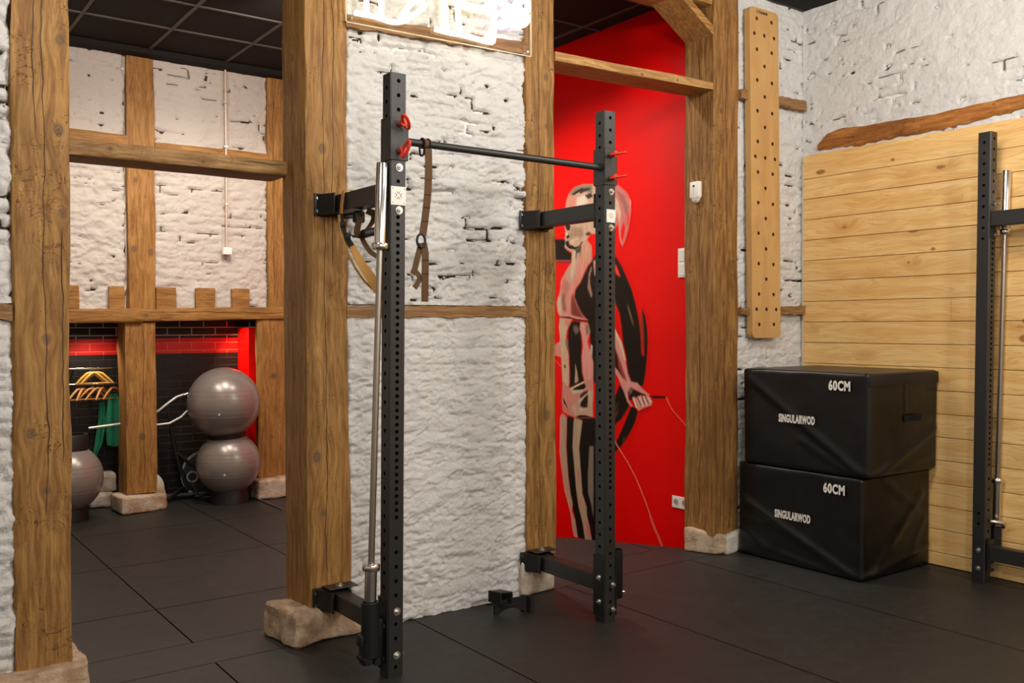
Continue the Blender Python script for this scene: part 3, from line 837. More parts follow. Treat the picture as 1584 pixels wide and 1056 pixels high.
def planks():
    b = MB(); seams = [2.4915 - 0.1417 * k for k in range(-1, 19)]
    joints = {3: 3.495, 7: 2.964, 11: 2.2, 14: 3.6}
    for k, s in enumerate(seams):
        top = min(2.652 if k == 0 else s, 2.652); bot = max(seams[k + 1] if k + 1 < len(seams) else 0.0, 0.003)
        if top - bot < 0.02: continue
        yb = [4.027, -3.0]
        if k in joints: yb = [4.027, joints[k], -3.0]
        for i in range(len(yb) - 1):
            y1, y0 = yb[i] - (0.0006 if i else 0), yb[i + 1] + 0.0006
            if k == 0:
                b.prism([(y1, bot + 0.001), (y1, top - 0.022), (y1 - 0.022, top), (y0, top), (y0, bot + 0.001)], 'x', 5.434, 5.451)
            else:
                b.box(5.434, 5.451, y0, y1, bot + 0.0016, top - 0.0016, ch=0.003)
        if k + 1 >= len(seams) or bot <= 0.003: break
    return tag(b.build('plank_panelling', pine()), 'pale pine plank panelling covering the lower right wall behind the black boxes', 'wall panelling')
planks()

# ------------------------------------------------------------------ drilled faces
def holed(mb, O, U, V, N, w, z0, z1, rows, r, depth=0.004, ch=0.5, n=14, mi=0, hm=1):
    """flat face (origin O, across U, along V, outward N) of width w from z0..z1 with round holes; rows=[(z,[u..])]"""
    O, U, V, N = Vector(O), Vector(U), Vector(V), Vector(N)
    P = lambda u, v, d=0.0: O + U * u + V * v - N * d
    rows = sorted(rows); edges = []
    last = z0
    for i, (z, us) in enumerate(rows):
        hc = ch
        if i > 0: hc = min(hc, (z - rows[i - 1][0]) / 2)
        if i + 1 < len(rows): hc = min(hc, (rows[i + 1][0] - z) / 2)
        a, b = max(z - hc, last), min(z + hc, z1)
        if a > last + 1e-5: mb.add([P(0, last), P(w, last), P(w, a), P(0, a)], [(0, 1, 2, 3)], mi)
        us = sorted(us); xb = [0] + [(us[k] + us[k + 1]) / 2 for k in range(len(us) - 1)] + [w]
        for k, u in enumerate(us):
            xa, xc = xb[k], xb[k + 1]
            angs = [2 * PI * q / n for q in range(n)]
            cor = [math.atan2(b - z, xc - u), math.atan2(b - z, xa - u), math.atan2(a - z, xa - u) % (2 * PI), math.atan2(a - z, xc - u) % (2 * PI)]
            angs = sorted(set([round(x % (2 * PI), 6) for x in angs + cor]))
            inn, outp, bot = [], [], []
            for t in angs:
                c_, s_ = math.cos(t), math.sin(t)
                k1 = ((xc - u) / c_) if c_ > 1e-9 else (((xa - u) / c_) if c_ < -1e-9 else 1e9)
                k2 = ((b - z) / s_) if s_ > 1e-9 else (((a - z) / s_) if s_ < -1e-9 else 1e9)
                kk = min(k1, k2)
                inn.append(P(u + r * c_, z + r * s_)); outp.append(P(u + kk * c_, z + kk * s_)); bot.append(P(u + r * c_, z + r * s_, depth))
            m = len(angs)
            mb.add(outp + inn, [(q, (q + 1) % m, m + (q + 1) % m, m + q) for q in range(m)], mi)
            mb.add(inn + bot, [(q, (q + 1) % m, m + (q + 1) % m, m + q) for q in range(m)] + [tuple(range(m, 2 * m))], hm)  # shallow pocket, shade inside the hole is put into its dark colour
        last = b
    if last < z1 - 1e-5: mb.add([P(0, last), P(w, last), P(w, z1), P(0, z1)], [(0, 1, 2, 3)], mi)

# ------------------------------------------------------------------ climbing peg board
def peg_board():
    m_ply = NT('peg_board_ply'); P = m_ply.pos()
    n = m_ply.noise(m_ply.vm('MULTIPLY', P, (5, 5, 1.6)), 1.0, 4.0, 0.6, 0.5); n2 = m_ply.noise(m_ply.vm('MULTIPLY', P, (60, 60, 6)), 1.0, 3.0)
    c = m_ply.mix(m_ply.step(n, 0.3, 0.7), lin((206, 164, 104)), lin((186, 140, 82)))
    c = m_ply.mix(m_ply.m('MULTIPLY', n2, 0.3), c, lin((196, 154, 98)))
    m_ply.out(c, 0.55, 0, 0.35); m_ply.bump(n2, 0.08, 0.002)
    t = thing('peg_board', 'tall narrow drilled wooden peg board hanging on the white wall right of the red opening', 'climbing board', (4.98, 3.98, 1.395))
    x0, w, yf, yb = 4.828, 0.29, 3.985, 4.03
    zb, zt, R_ = 1.395, 3.562, 0.035
    lean = lambda v: np.stack([v[:, 0] - (v[:, 2] - 2.4) * 0.0155 + 0.005, v[:, 1], v[:, 2]], 1)
    rows = []
    two = [0.07, 0.22]; three = [0.045, 0.145, 0.245]; one = [0.145]
    z = 3.49
    pat = [two, three, two, one, two, one, two, one, two, three, two, one, two, one, two, one, two, one, two, three, two]
    for p in pat:
        rows.append((z, p)); z -= 0.1003
    mb = MB()
    holed(mb, (x0, yf, 0), (1, 0, 0), (0, 0, 1), (0, -1, 0), w, zb + R_, zt - R_, rows, 0.0125, 0.03, 0.05, 16, 0, 1)
    def cap(zz, sgn):
        pts = [(x0, zz - sgn * R_)]
        for k in range(7):
            a = PI / 2 * k / 6; pts.append((x0 + R_ - R_ * math.cos(a), zz - sgn * R_ + sgn * R_ * math.sin(a)))
        for k in range(7):
            a = PI / 2 * k / 6; pts.append((x0 + w - R_ + R_ * math.sin(a), zz - sgn * R_ + sgn * R_ * math.cos(a)))
        return pts
    tp, bp = cap(zt, 1), cap(zb, -1)
    for pp in (tp, bp):
        mb.add([(p[0], yf, p[1]) for p in pp], [tuple(range(len(pp)))], 0)
    outline = tp + bp[::-1]
    m_ = len(outline)
    mb.add([(p[0], yf, p[1]) for p in outline] + [(p[0], yb, p[1]) for p in outline],
           [(k, (k + 1) % m_, m_ + (k + 1) % m_, m_ + k) for k in range(m_)] + [tuple(range(m_, 2 * m_))], 0)
    dark = plain('peg_hole_shade', (96, 62, 34), 0.8)  # darker than the ply: paints the shade inside the peg holes
    mb.build('board', None, t, mats=[m_ply.mat, dark], fn=lean)
    lg = MB(); lg.ring((4.905, 3.9835, 3.535), (0, 1, 0), 0.011, 0.0085, 0.002, 20)
    lg.build('emblem', M_DARKP, t, fn=lean)
    bk = MB()
    for k, (a, hh) in enumerate([(0, .022), (.012, .014), (.020, .018), (.030, .012), (.039, .018), (.047, .012), (.056, .016), (.066, .020), (.075, .014)]):
        bk.box(4.924 + a, 4.930 + a, 3.9832, 3.984, 3.527, 3.527 + hh)
    bk.build('printed_mark', M_DARKP, t, fn=lean)
peg_board()
MURAL=[
((24,17,12),4,[5767,2173,5606,2160,5574,2062,5496,2022,5543,1965,5768,1977]),
((150,60,60),2,[5768,2003,5543,1990,5559,1976,5768,1985]),
((24,17,12),4,[5351,1934,5396,1872,5435,1815,5497,1762,5512,1698,5474,1632,5420,1562,5359,1522,5329,1438,5315,1056,5161,1015,5097,1400,5082,1615,5061,1672,5033,1624,4998,1566,4978,1467,4964,1359,4930,1257,4910,1140,4876,1076,4776,1040,4744,1050,4718,1152,4705,1267,4698,1362,4705,1467,4724,1549,4766,1623,4756,1504,4750,1403,4744,1266,4760,1274,4770,1426,4789,1522,4816,1619,4855,1727,4909,1822,4964,1908,5019,1977,5160,2048,5254,2021]),
((120,50,25),5,[4770,1614,4747,1494,4740,1334,4753,1256,4766,1403,4783,1518]),
((120,95,60),3,[4916,1645,4889,1597,4856,1518,4849,1472,4876,1532,4903,1598]),
((235,60,40),3,[5061,1951,5026,1912,4984,1834,5026,1855,5061,1909]),
((60,12,8),4,[5040,1974,4964,1899,4977,1871,5033,1931]),
((24,17,12),4,[4999,1056,5062,929,5069,729,4972,794,4917,859,4883,903,4903,972,4944,1012]),
((24,17,12),4,[4873,909,4910,841,4951,767,4992,697,5024,647,5069,609,5069,528,4979,590,4931,642,4876,708,4829,782,4796,863,4823,894]),
((110,80,50),2.5,[5006,928,5034,869,5055,830,5027,898]),
((120,45,30),3,[5041,831,4999,881,4985,920,5020,832,5055,782]),
((90,60,35),2.5,[4951,659,4931,684,4944,645,4972,624]),
((196,128,112),3.5,[5535,2059,5543,1970,5574,1946,5630,1889,5679,1830,5681,1779,5700,1718,5725,1663,5712,1591,5688,1552,5520,1543,5451,1527,5337,1512,5374,1532,5428,1577,5474,1642,5512,1703,5497,1762,5435,1815,5396,1872,5351,1934,5299,1970,5298,2082,5373,2137]),
((120,52,46),6,[5512,1738,5543,1709,5552,1624,5544,1563,5451,1532,5374,1527,5428,1577,5474,1642,5512,1703]),
((190,165,140),4,[5703,1713,5724,1657,5712,1591,5679,1555,5655,1570,5671,1651,5679,1713]),
((122,96,84),5,[5647,1742,5663,1677,5647,1600,5599,1584,5623,1660,5615,1726]),
((175,110,98),6,[5638,1853,5655,1773,5623,1721,5575,1750,5559,1810]),
((178,138,118),5,[5559,1950,5606,1882,5591,1821,5528,1799,5496,1897]),
((214,150,138),3,[5688,1565,5575,1558,5443,1542,5344,1522,5451,1532,5575,1548]),
((60,16,12),1.6,[5688,1552,5575,1553,5497,1533,5420,1527,5329,1517,5329,1502,5420,1512,5513,1523,5688,1544]),
((70,62,55),5,[5511,2128,5411,2120,5427,2042,5473,1986,5504,2007,5519,2058]),
((188,164,140),3,[5527,2069,5488,2056,5496,1977,5520,1873,5543,1819,5559,1880,5535,1989]),
((176,150,128),3,[5473,2035,5442,2043,5473,1946,5504,1848,5504,1937]),
((185,140,112),5,[5411,2130,5343,2125,5306,2034,5336,1987,5404,1972,5419,2042]),
((205,138,122),4,[5381,2088,5351,2106,5351,2047,5381,2015]),
((150,110,98),2.5,[5306,1932,5336,1875,5339,1840,5351,1767,5307,1688,5295,1716,5321,1791,5325,1850,5299,1912]),
((182,150,126),3,[5298,2545,5406,2558,5502,2546,5573,2504,5601,2462,5613,2413,5621,2333,5629,2263,5609,2201,5625,2172,5614,2125,5626,2096,5590,2068,5535,2054,5449,2083,5373,2117,5313,2171,5232,2165,5124,2237,5081,2399,5152,2503]),
((200,130,110),4,[5573,2499,5597,2446,5613,2357,5542,2350,5472,2403,5449,2475]),
((205,185,165),4,[5472,2467,5380,2472,5343,2418,5418,2377,5495,2385]),
((120,112,96),4,[5502,2546,5410,2554,5290,2544,5290,2471,5380,2501,5472,2507,5549,2491,5573,2504]),
((45,32,24),1.5,[5542,2495,5479,2518,5403,2533,5388,2517,5448,2504,5510,2487]),
((60,46,36),1.5,[5448,2504,5380,2526,5313,2522,5327,2505,5395,2498,5433,2488]),
((60,46,36),2,[5380,2472,5313,2483,5283,2451,5343,2438]),
((36,24,20),1.6,[5621,2262,5581,2279,5550,2251,5566,2217,5597,2225]),
((36,24,20),1.6,[5609,2201,5574,2203,5558,2171,5590,2154,5606,2175]),
((200,175,155),1.5,[5621,2207,5590,2209,5574,2188,5606,2180]),
((24,14,12),1.8,[5614,2135,5574,2147,5550,2116,5504,2087,5449,2093,5419,2121,5396,2124,5442,2083,5496,2067,5566,2077,5606,2105]),
((150,122,98),6,[5542,2250,5419,2229,5388,2168,5496,2117,5566,2142,5558,2201]),
((196,160,134),5,[5574,2142,5480,2165,5434,2152,5496,2117,5558,2106]),
((86,50,34),2,[5373,2181,5336,2193,5306,2176,5328,2158,5366,2166]),
((170,120,100),4,[5224,2540,5123,2518,5053,2552,5032,2441,5053,2301,5124,2308,5210,2413]),
((196,132,116),3,[5284,1965,5182,1997,5096,1915,5054,1780,5040,1590,5047,1439,5082,1472,5125,1640,5196,1786,5269,1862]),
((190,110,104),3,[5060,2543,4990,2492,4915,2441,4875,2371,4875,2293,4895,2179,4936,2089,4963,2049,4991,2093,5000,2150,5011,2222,5053,2169,5081,2114,5095,2353]),
((150,96,88),3,[5025,2473,4943,2416,4902,2333,4916,2260,4956,2348,5004,2423]),
((200,170,142),2,[5046,2428,5004,2381,4977,2294,4998,2225,5018,2298,5039,2357]),
((232,20,8),2,[4950,2235,4936,2196,4943,2141,4957,2086,4977,2116,4977,2177]),
((232,20,8),1.5,[4902,2309,4892,2262,4909,2194,4916,2218,4909,2264]),
((225,140,130),1.5,[4915,2441,4888,2401,4882,2321,4892,2216,4878,2284,4872,2371,4895,2415]),
((214,130,120),1.5,[4998,2225,5001,2150,4984,2088,4963,2058,4984,2116,4991,2178,4977,2247]),
((210,190,165),1.5,[5053,2420,5025,2346,5032,2276,5053,2230]),
((190,160,132),3,[5688,1544,5700,1468,5688,1396,5688,1355,5737,1334,5754,1247,5672,1233,5664,1142,5657,1040,5577,988,5569,1044,5569,1120,5576,1195,5576,1256,5600,1321,5608,1397,5592,1453,5552,1513,5528,1528]),
((200,130,118),3,[5754,1329,5688,1345,5664,1269,5672,1238,5754,1247]),
((190,120,108),3,[5623,1534,5560,1523,5552,1488,5591,1463,5623,1498]),
((110,100,86),4,[5616,1387,5576,1347,5568,1256,5592,1286,5616,1336]),
((40,24,18),1.2,[5632,1178,5616,1169,5616,1148,5632,1148]),
((24,17,12),4,[5544,1513,5513,1523,5420,1512,5428,1423,5413,1349,5421,1225,5406,1101,5383,1053,5569,988,5565,1120,5576,1271,5592,1397,5584,1458]),
((96,88,74),4,[5513,1483,5466,1473,5451,1433,5490,1413,5521,1448]),
((170,145,118),2,[5498,1192,5475,1123,5459,1059,5483,1038,5506,1037,5498,1112]),
((204,136,124),3.5,[5435,1507,5352,1502,5322,1438,5352,1354,5315,1276,5285,1204,5286,901,5383,1043,5413,1126,5421,1244,5405,1319,5420,1408,5443,1458]),
((120,108,88),4,[5374,1497,5337,1487,5330,1428,5367,1399,5375,1458]),
((180,165,140),2,[5315,1340,5292,1326,5300,1243,5322,1276]),
((192,126,112),3,[5657,1047,5577,993,5498,997,5398,1052,5293,1086,5293,787,5514,770,5557,777,5649,801,5665,886]),
((184,152,128),5,[5383,944,5293,1008,5293,787,5499,782,5546,843,5475,898]),
((190,172,142),3,[5545,980,5452,995,5383,993,5421,971,5530,945]),
((24,17,12),1.8,[5553,994,5467,1019,5391,1042,5368,1014,5398,992,5460,984,5514,981]),
((200,184,156),1.3,[5569,988,5483,1023,5398,1052,5383,1048,5467,1014,5553,979]),
((36,24,16),3,[5444,945,5398,973,5353,990,5345,946,5353,857,5399,849,5444,860,5429,906]),
((198,170,146),2,[5452,905,5398,943,5345,971,5293,988,5383,939,5429,896]),
((190,165,140),1.5,[5444,845,5346,852,5346,840,5445,831]),
((60,30,24),1.2,[5649,918,5609,870,5562,787,5554,777,5593,830,5641,878]),
((205,110,96),1.6,[5657,877,5609,819,5569,781,5625,797,5657,820]),
((18,12,8),1.5,[5475,783,5437,794,5368,796,5293,787,5483,768]),
((20,17,13),3,[5601,774,5554,777,5514,765,5293,787,5126,777,5112,249,5142,-296,5455,-361,5501,-28,5547,96,5587,308,5610,529]),
((172,146,120),2.6,[5657,795,5684,757,5691,474,5661,334,5631,185,5587,85,5559,18,5532,-109,5512,-171,5470,-364,5432,-356,5470,-158,5501,-28,5540,36,5532,98,5558,170,5587,308,5610,529,5601,763]),
((214,130,120),1.8,[5665,784,5687,757,5694,474,5667,334,5635,185,5587,85,5559,18,5532,-109,5512,-171,5493,-168,5517,-101,5548,25,5571,92,5611,188,5642,337,5670,477,5666,682]),
((174,148,120),2.6,[5507,766,5518,735,5531,532,5511,394,5487,206,5458,80,5412,-33,5385,-148,5325,-334,5273,-323,5310,-134,5332,-49,5362,30,5365,94,5415,191,5434,363,5453,545,5414,753]),
((196,110,104),2.5,[5476,373,5446,326,5446,251,5469,298]),
((196,110,104),2.5,[5385,11,5340,-40,5318,-135,5348,-141,5378,-62]),
((196,130,118),2.5,[5431,154,5385,101,5408,67,5438,113]),
((124,112,96),3,[5331,563,5286,568,5287,28,5310,122,5347,206,5347,364]),
((64,10,10),3,[5068,1363,5026,1325,4999,1212,4944,1073,4910,1028,4958,1044,5006,1108,5055,1182,5069,1182]),
((204,140,128),2.2,[5054,1600,5047,1472,5005,1401,4978,1368,4957,1303,4930,1214,4910,1140,4876,1076,4809,1070,4763,1036,4718,1011,4679,990,4711,979,4770,998,4829,1018,4876,1034,4903,1000,4903,949,4856,901,4869,895,4910,925,4951,1002,5006,1089,5062,1158,5062,1187,5006,1146,4957,1091,4944,1120,4985,1189,5026,1283,5054,1353,5061,1439]),
((206,186,156),1.8,[5061,1600,5047,1472,5033,1439,4999,1396,4971,1359,4944,1284,4923,1215,4944,1233,4978,1307,5019,1382,5054,1439]),
((150,60,56),2.5,[5019,1283,4971,1190,4930,1107,4917,1065,4957,1101,5006,1184]),
((36,20,16),2.2,[4910,995,4876,1034,4829,1018,4776,1003,4711,988,4770,975,4823,963,4856,938,4890,940]),
((120,90,76),3,[4896,1019,4876,1034,4849,1026,4869,993,4896,982]),
((206,140,126),1.6,[4863,961,4843,971,4823,958,4809,973,4783,979,4770,985,4744,972,4711,981,4679,972,4654,946,4666,918,4711,906,4750,894,4796,870,4829,902]),
((110,60,52),1.2,[4816,968,4805,969,4763,912,4774,911]),
((110,60,52),1.2,[4770,980,4759,981,4724,919,4735,918]),
((110,60,52),1.2,[4731,973,4720,974,4692,930,4702,929]),
((210,196,168),1.3,[4856,956,4844,962,4809,895,4823,889]),
((210,196,168),1.3,[4796,969,4784,975,4744,908,4757,903]),
((210,196,168),1.3,[4753,976,4742,982,4705,920,4718,915]),
((210,196,168),1.3,[4705,975,4693,980,4666,945,4679,940]),
((80,4,4),2,[4796,868,4744,885,4692,907,4654,919,4692,894,4744,872,4790,854]),
((66,6,6),1.5,[4679,990,4522,995,4516,984,4534,974,4647,965,4666,973]),
((240,110,80),1.2,[4515,986,4485,935,4448,893,4400,857,4341,814,4294,757,4307,756,4354,813,4413,856,4461,892,4498,934,4529,985]),
((236,120,96),1.2,[5055,658,5017,605,4965,554,4903,495,4823,397,4764,308,4712,220,4666,135,4679,133,4724,218,4777,306,4836,396,4917,493,4979,552,5031,604,5069,657]),
((225,90,80),1.2,[4666,144,4628,69,4590,17,4540,-64,4565,-69,4616,12,4654,65,4692,140]),
((240,90,70),1.2,[5746,1211,5697,1181,5656,1152,5672,1151,5713,1181,5762,1210]),
]
# ------------------------------------------------------------------ painted figure on the red wall
def mural():
    cell = 0.005
    y0, y1, z0, z1 = 4.27, 5.80, -0.16, 2.60
    ny = int((y1 - y0) / cell); nz = int((z1 - z0) / cell)
    Y, Z = np.meshgrid(y0 + (np.arange(ny + 1)) * cell, z0 + (np.arange(nz + 1)) * cell)
    img = np.zeros((nz + 1, ny + 1, 3)); cov = np.zeros((nz + 1, ny + 1))
    base = np.array(lin((RED1[0] + 5, 13, 7))[:3]); img[:] = base
    for colr, blur, q in MURAL:
        px = np.array(q[0::2]) / 1000.0; pz = np.array(q[1::2]) / 1000.0
        pad = 0.03
        ja, jb = np.searchsorted(Y[0], [px.min() - pad, px.max() + pad]); ia, ib = np.searchsorted(Z[:, 0], [pz.min() - pad, pz.max() + pad])
        if jb <= ja or ib <= ia: continue
        m = np.zeros((ib - ia, jb - ja)); ss = 3
        for si in range(ss):
            for sj in range(ss):
                yy = Y[ia:ib, ja:jb] + ((sj + .5) / ss - .5) * cell; zz = Z[ia:ib, ja:jb] + ((si + .5) / ss - .5) * cell
                ins = np.zeros(yy.shape, bool)
                for k in range(len(px)):
                    ax, az, bx, bz = px[k], pz[k], px[k - 1], pz[k - 1]
                    if az == bz: continue
                    c_ = ((az > zz) != (bz > zz)) & (yy < (bx - ax) * (zz - az) / (bz - az) + ax)
                    ins ^= c_
                m += ins / (ss * ss)
        sg = blur * 0.0016 / cell
        if sg > 0.25:
            rad = max(1, int(2.5 * sg)); kx = np.exp(-0.5 * (np.arange(-rad, rad + 1) / sg) ** 2); kx /= kx.sum()
            m = np.apply_along_axis(lambda r_: np.convolve(r_, kx, 'same'), 0, m)
            m = np.apply_along_axis(lambda r_: np.convolve(r_, kx, 'same'), 1, m)
        c_ = np.array(lin(colr)[:3])
        a = m[..., None]
        img[ia:ib, ja:jb] = img[ia:ib, ja:jb] * (1 - a) + c_ * a
        cov[ia:ib, ja:jb] = np.maximum(cov[ia:ib, ja:jb], 1 - (1 - cov[ia:ib, ja:jb]) * (1 - m))
    # brushy streaks inside the paint
    st = fbm(np.stack([Y.ravel() * 90, Z.ravel() * 14, Y.ravel() * 0], 1), 3).reshape(Y.shape) - 0.5
    img = img * (1 + st[..., None] * 0.35)
    keep = (cov[:-1, :-1] + cov[1:, 1:] + cov[1:, :-1] + cov[:-1, 1:]) > 0.02
    idx = np.arange((nz + 1) * (ny + 1)).reshape(nz + 1, ny + 1)
    q = np.stack([idx[:-1, :-1][keep], idx[1:, :-1][keep], idx[1:, 1:][keep], idx[:-1, 1:][keep]], 1)
    used = np.unique(q); remap = np.full(idx.size, -1); remap[used] = np.arange(len(used)); q = remap[q]
    loc = np.array([4.5985, 5.0, 0.0])
    co = np.stack([np.full(len(used), 4.5985), Y.ravel()[used], Z.ravel()[used]], 1) - loc
    me = bpy.data.meshes.new('mural')
    me.vertices.add(len(used)); me.vertices.foreach_set('co', co.astype(np.float32).ravel())
    me.loops.add(q.size); me.loops.foreach_set('vertex_index', q.astype(np.int32).ravel())
    me.polygons.add(len(q)); me.polygons.foreach_set('loop_start', (np.arange(len(q)) * 4).astype(np.int32))
    me.polygons.foreach_set('loop_total', np.full(len(q), 4, np.int32))
    me.update(calc_edges=True)
    ca = me.color_attributes.new('paint', 'FLOAT_COLOR', 'POINT')
    rgba = np.ones((len(used), 4), np.float32); rgba[:, :3] = img.reshape(-1, 3)[used]
    ca.data.foreach_set('color', rgba.ravel())
    a2 = me.attributes.new('cover', 'FLOAT', 'POINT'); a2.data.foreach_set('value', np.clip(cov.ravel()[used] * 1.02, 0, 1).astype(np.float32))
    me.materials.append(red_mat('mural_paint', True))
    o = bpy.data.objects.new('mural', me); C.objects.link(o); o.location = loc
    tag(o, 'painted mural of a ponytailed woman with skipping rope on the red wall', 'mural')
mural()

# ------------------------------------------------------------------ generic small parts
def ribbon(mb, pts, w, t=0.003, across=None, mi=0, twist=0.0):
    """flat webbing along pts; across = direction(s) of its width"""
    pts = [Vector(p) for p in pts]
    # smooth (catmull-rom)
    out = []
    for i in range(len(pts) - 1):
        p0 = pts[max(i - 1, 0)]; p1 = pts[i]; p2 = pts[i + 1]; p3 = pts[min(i + 2, len(pts) - 1)]
        for k in range(6):
            s = k / 6
            out.append(0.5 * ((2 * p1) + (-p0 + p2) * s + (2 * p0 - 5 * p1 + 4 * p2 - p3) * s * s + (-p0 + 3 * p1 - 3 * p2 + p3) * s ** 3))
    out.append(pts[-1]); pts = out
    n = len(pts); v = []
    for i, p in enumerate(pts):
        d = (pts[min(i + 1, n - 1)] - pts[max(i - 1, 0)]).normalized()
        s = i / (n - 1)
        if isinstance(across, (list, tuple)) and hasattr(across[0], '__len__'):
            u = (Vector(across[0]) * (1 - s) + Vector(across[1]) * s)
        else:
            u = Vector(across or (1, 0, 0))
        u = (u - d * u.dot(d)).normalized(); nn = d.cross(u)
        ww = w[0] + (w[1] - w[0]) * s if hasattr(w, '__len__') else w
        for a, b in ((-1, -1), (1, -1), (1, 1), (-1, 1)):
            v.append(p + u * (a * ww / 2) + nn * (b * t / 2))
    f = []
    for i in range(n - 1):
        f += [(i * 4 + q, i * 4 + (q + 1) % 4, i * 4 + 4 + (q + 1) % 4, i * 4 + 4 + q) for q in range(4)]
    f += [(0, 3, 2, 1), tuple((n - 1) * 4 + q for q in range(4))]
    mb.add(v, f, mi)

def bolt(parent, p, n, r=0.0125, fn=None, L=0.018, washer=True):
    """washer, domed nut and stud"""
    p = Vector(p); n = Vector(n).normalized(); b = MB()
    if washer: b.cyl(p, p + n * 0.0025, r * 1.25, 18)
    b.cyl(p + n * 0.0025, p + n * 0.011, r * 0.85, 6)
    b.cyl(p + n * 0.011, p + n * L, r * 0.45, 10)
    b.build('bolt', M_ZINC, parent, fn=fn, auto=30)

def rounded_section(b, x0, x1, y0, y1, z0, z1, ch=0.004, mi=0):
    b.box(x0, x1, y0, y1, z0, z1, mi, ch)

def label_plate(parent, x0, x1, z0, z1, y, fn=None, ring=False):
    b = MB().box(x0, x1, y - 0.0018, y, z0, z1)
    o = b.build('label_plate', M_PLATE, parent, fn=fn)
    cx, cz = (x0 + x1) / 2, (z0 + z1) / 2 + 0.002; k = (x1 - x0) / 0.07
    m = MB(); yy = y - 0.0022
    for a in range(4):
        t = a * PI / 2
        c_, s_ = math.cos(t), math.sin(t)
        def R2(u, v): return (cx + (u * c_ - v * s_) * k, cz + (u * s_ + v * c_) * k)
        # each arm: short bar with two legs, like four outward arrows
        for poly in ([(-.004, .008), (.004, .008), (.004, .0105), (-.004, .0105)],
                     [(-.009, .0165), (-.004, .0095), (-.0022, .0105), (-.007, .0175)],
                     [(.009, .0165), (.004, .0095), (.0022, .0105), (.007, .0175)]):
            m.prism([R2(*q) for q in poly], 'y', yy, y - 0.0018)
    for sx in (x0 + .008 * k, x1 - .008 * k):
        for sz in (z0 + .009 * k, z1 - .009 * k):
            m.cyl((sx, yy, sz), (sx, y - .0018, sz), .0022 * k, 8)
    m.build('printed_emblem', M_DARKP, o, fn=fn)

def upright(parent, x0, y0, h, w, fn, front_rows, side_rows, name='upright', side='-x'):
    b = MB(); x1, y1 = x0 + w, y0 + w; c = 0.005
    holed(b, (x0 + c, y0, 0), (1, 0, 0), (0, 0, 1), (0, -1, 0), w - 2 * c, 0, h, [(z, [w / 2 - c]) for z in front_rows], 0.0088, 0.006, 0.015, 12, 0, 1)
    holed(b, (x0, y1 - c, 0), (0, -1, 0), (0, 0, 1), (-1, 0, 0), w - 2 * c, 0, h, [(z, [w / 2 - c]) for z in side_rows], 0.0088, 0.006, 0.015, 12, 0, 1)
    holed(b, (x1, y0 + c, 0), (0, 1, 0), (0, 0, 1), (1, 0, 0), w - 2 * c, 0, h, [(z, [w / 2 - c]) for z in side_rows], 0.0088, 0.006, 0.015, 12, 0, 1)
    b.add([(x0 + c, y1, 0), (x1 - c, y1, 0), (x1 - c, y1, h), (x0 + c, y1, h)], [(0, 1, 2, 3)])
    oc = [(x0 + c, y0), (x1 - c, y0), (x1, y0 + c), (x1, y1 - c), (x1 - c, y1), (x0 + c, y1), (x0, y1 - c), (x0, y0 + c)]
    for k in (1, 3, 5, 7):
        p, q = oc[k], oc[(k + 1) % 8]
        b.add([(p[0], p[1], 0), (q[0], q[1], 0), (q[0], q[1], h), (p[0], p[1], h)], [(0, 1, 2, 3)])
    b.add([(p[0], p[1], h) for p in oc], [tuple(range(8))]); b.add([(p[0], p[1], 0) for p in oc], [tuple(range(7, -1, -1))])
    return b.build(name, None, parent, mats=[M_STEEL, M_HOLE], fn=fn)

def lever(parent, p, tilt, fn=None):
    """red pull pin: boss on the front face and a D-loop handle"""
    p = Vector(p); b = MB()
    b.cyl(p, p + Vector((0, -0.022, 0)), 0.013, 14)
    b.cyl(p + Vector((0, -0.022, 0)), p + Vector((0, -0.03, 0)), 0.016, 14)
    ct = p + Vector((0, -0.044, 0))
    d = Vector((math.sin(tilt), -0.55, math.cos(tilt))).normalized(); e = Vector((math.cos(tilt) * 0.25, -0.85, 0.0)).normalized()
    pts = [ct + d * (0.036 * math.cos(t)) + e * (0.016 * math.sin(t)) for t in [2 * PI * k / 24 for k in range(24)]]
    b.tube(pts, 0.0065, 8, closed=True)
    b.build('pull_pin', M_ORANGE, parent, fn=fn, auto=60)

def wall_bracket(parent, xc, zc, hz=0.048, top=False, yw=YA, fn=None):
    t = 0.007
    b = MB()
    b.box(xc - 0.098, xc + 0.098, yw - t, yw, zc - hz - 0.005, zc + hz + 0.005, ch=0.002)
    b.box(xc - 0.049, xc - 0.041, yw - 0.115, yw - t, zc - hz, zc + hz, ch=0.002)
    b.box(xc + 0.041, xc + 0.049, yw - 0.115, yw - t, zc - hz, zc + hz, ch=0.002)
    # slanting webs
    for s in (-1, 1):
        b.add([(xc + s * 0.049, yw - t, zc - hz), (xc + s * 0.085, yw - t, zc - hz), (xc + s * 0.049, yw - 0.09, zc - hz),
               (xc + s * 0.049, yw - t, zc + hz), (xc + s * 0.085, yw - t, zc + hz), (xc + s * 0.049, yw - 0.09, zc + hz)],
              [(0, 1, 2), (3, 5, 4), (0, 3, 4, 1), (1, 4, 5, 2), (2, 5, 3, 0)])
    o = b.build('wall_bracket', M_STEELD, parent, auto=30)
    if top:
        m = MB().box(xc - 0.05, xc + 0.098, yw - 0.085, yw, zc + hz + 0.005, zc + hz + 0.011, ch=0.002)
        tp = m.build('top_plate', M_STEEL, o)
        bolt(parent, (xc + 0.02, yw - 0.045, zc + hz + 0.011), (0, 0, 1), 0.016)
    for sx in (-0.083, 0.083):
        for sz in (-0.03, 0.03):
            q = MB(); q.cyl((xc + sx, yw - t, zc + sz), (xc + sx, yw - t - 0.005, zc + sz), 0.0075, 10)
            q.build('screw', M_ZINC, o)

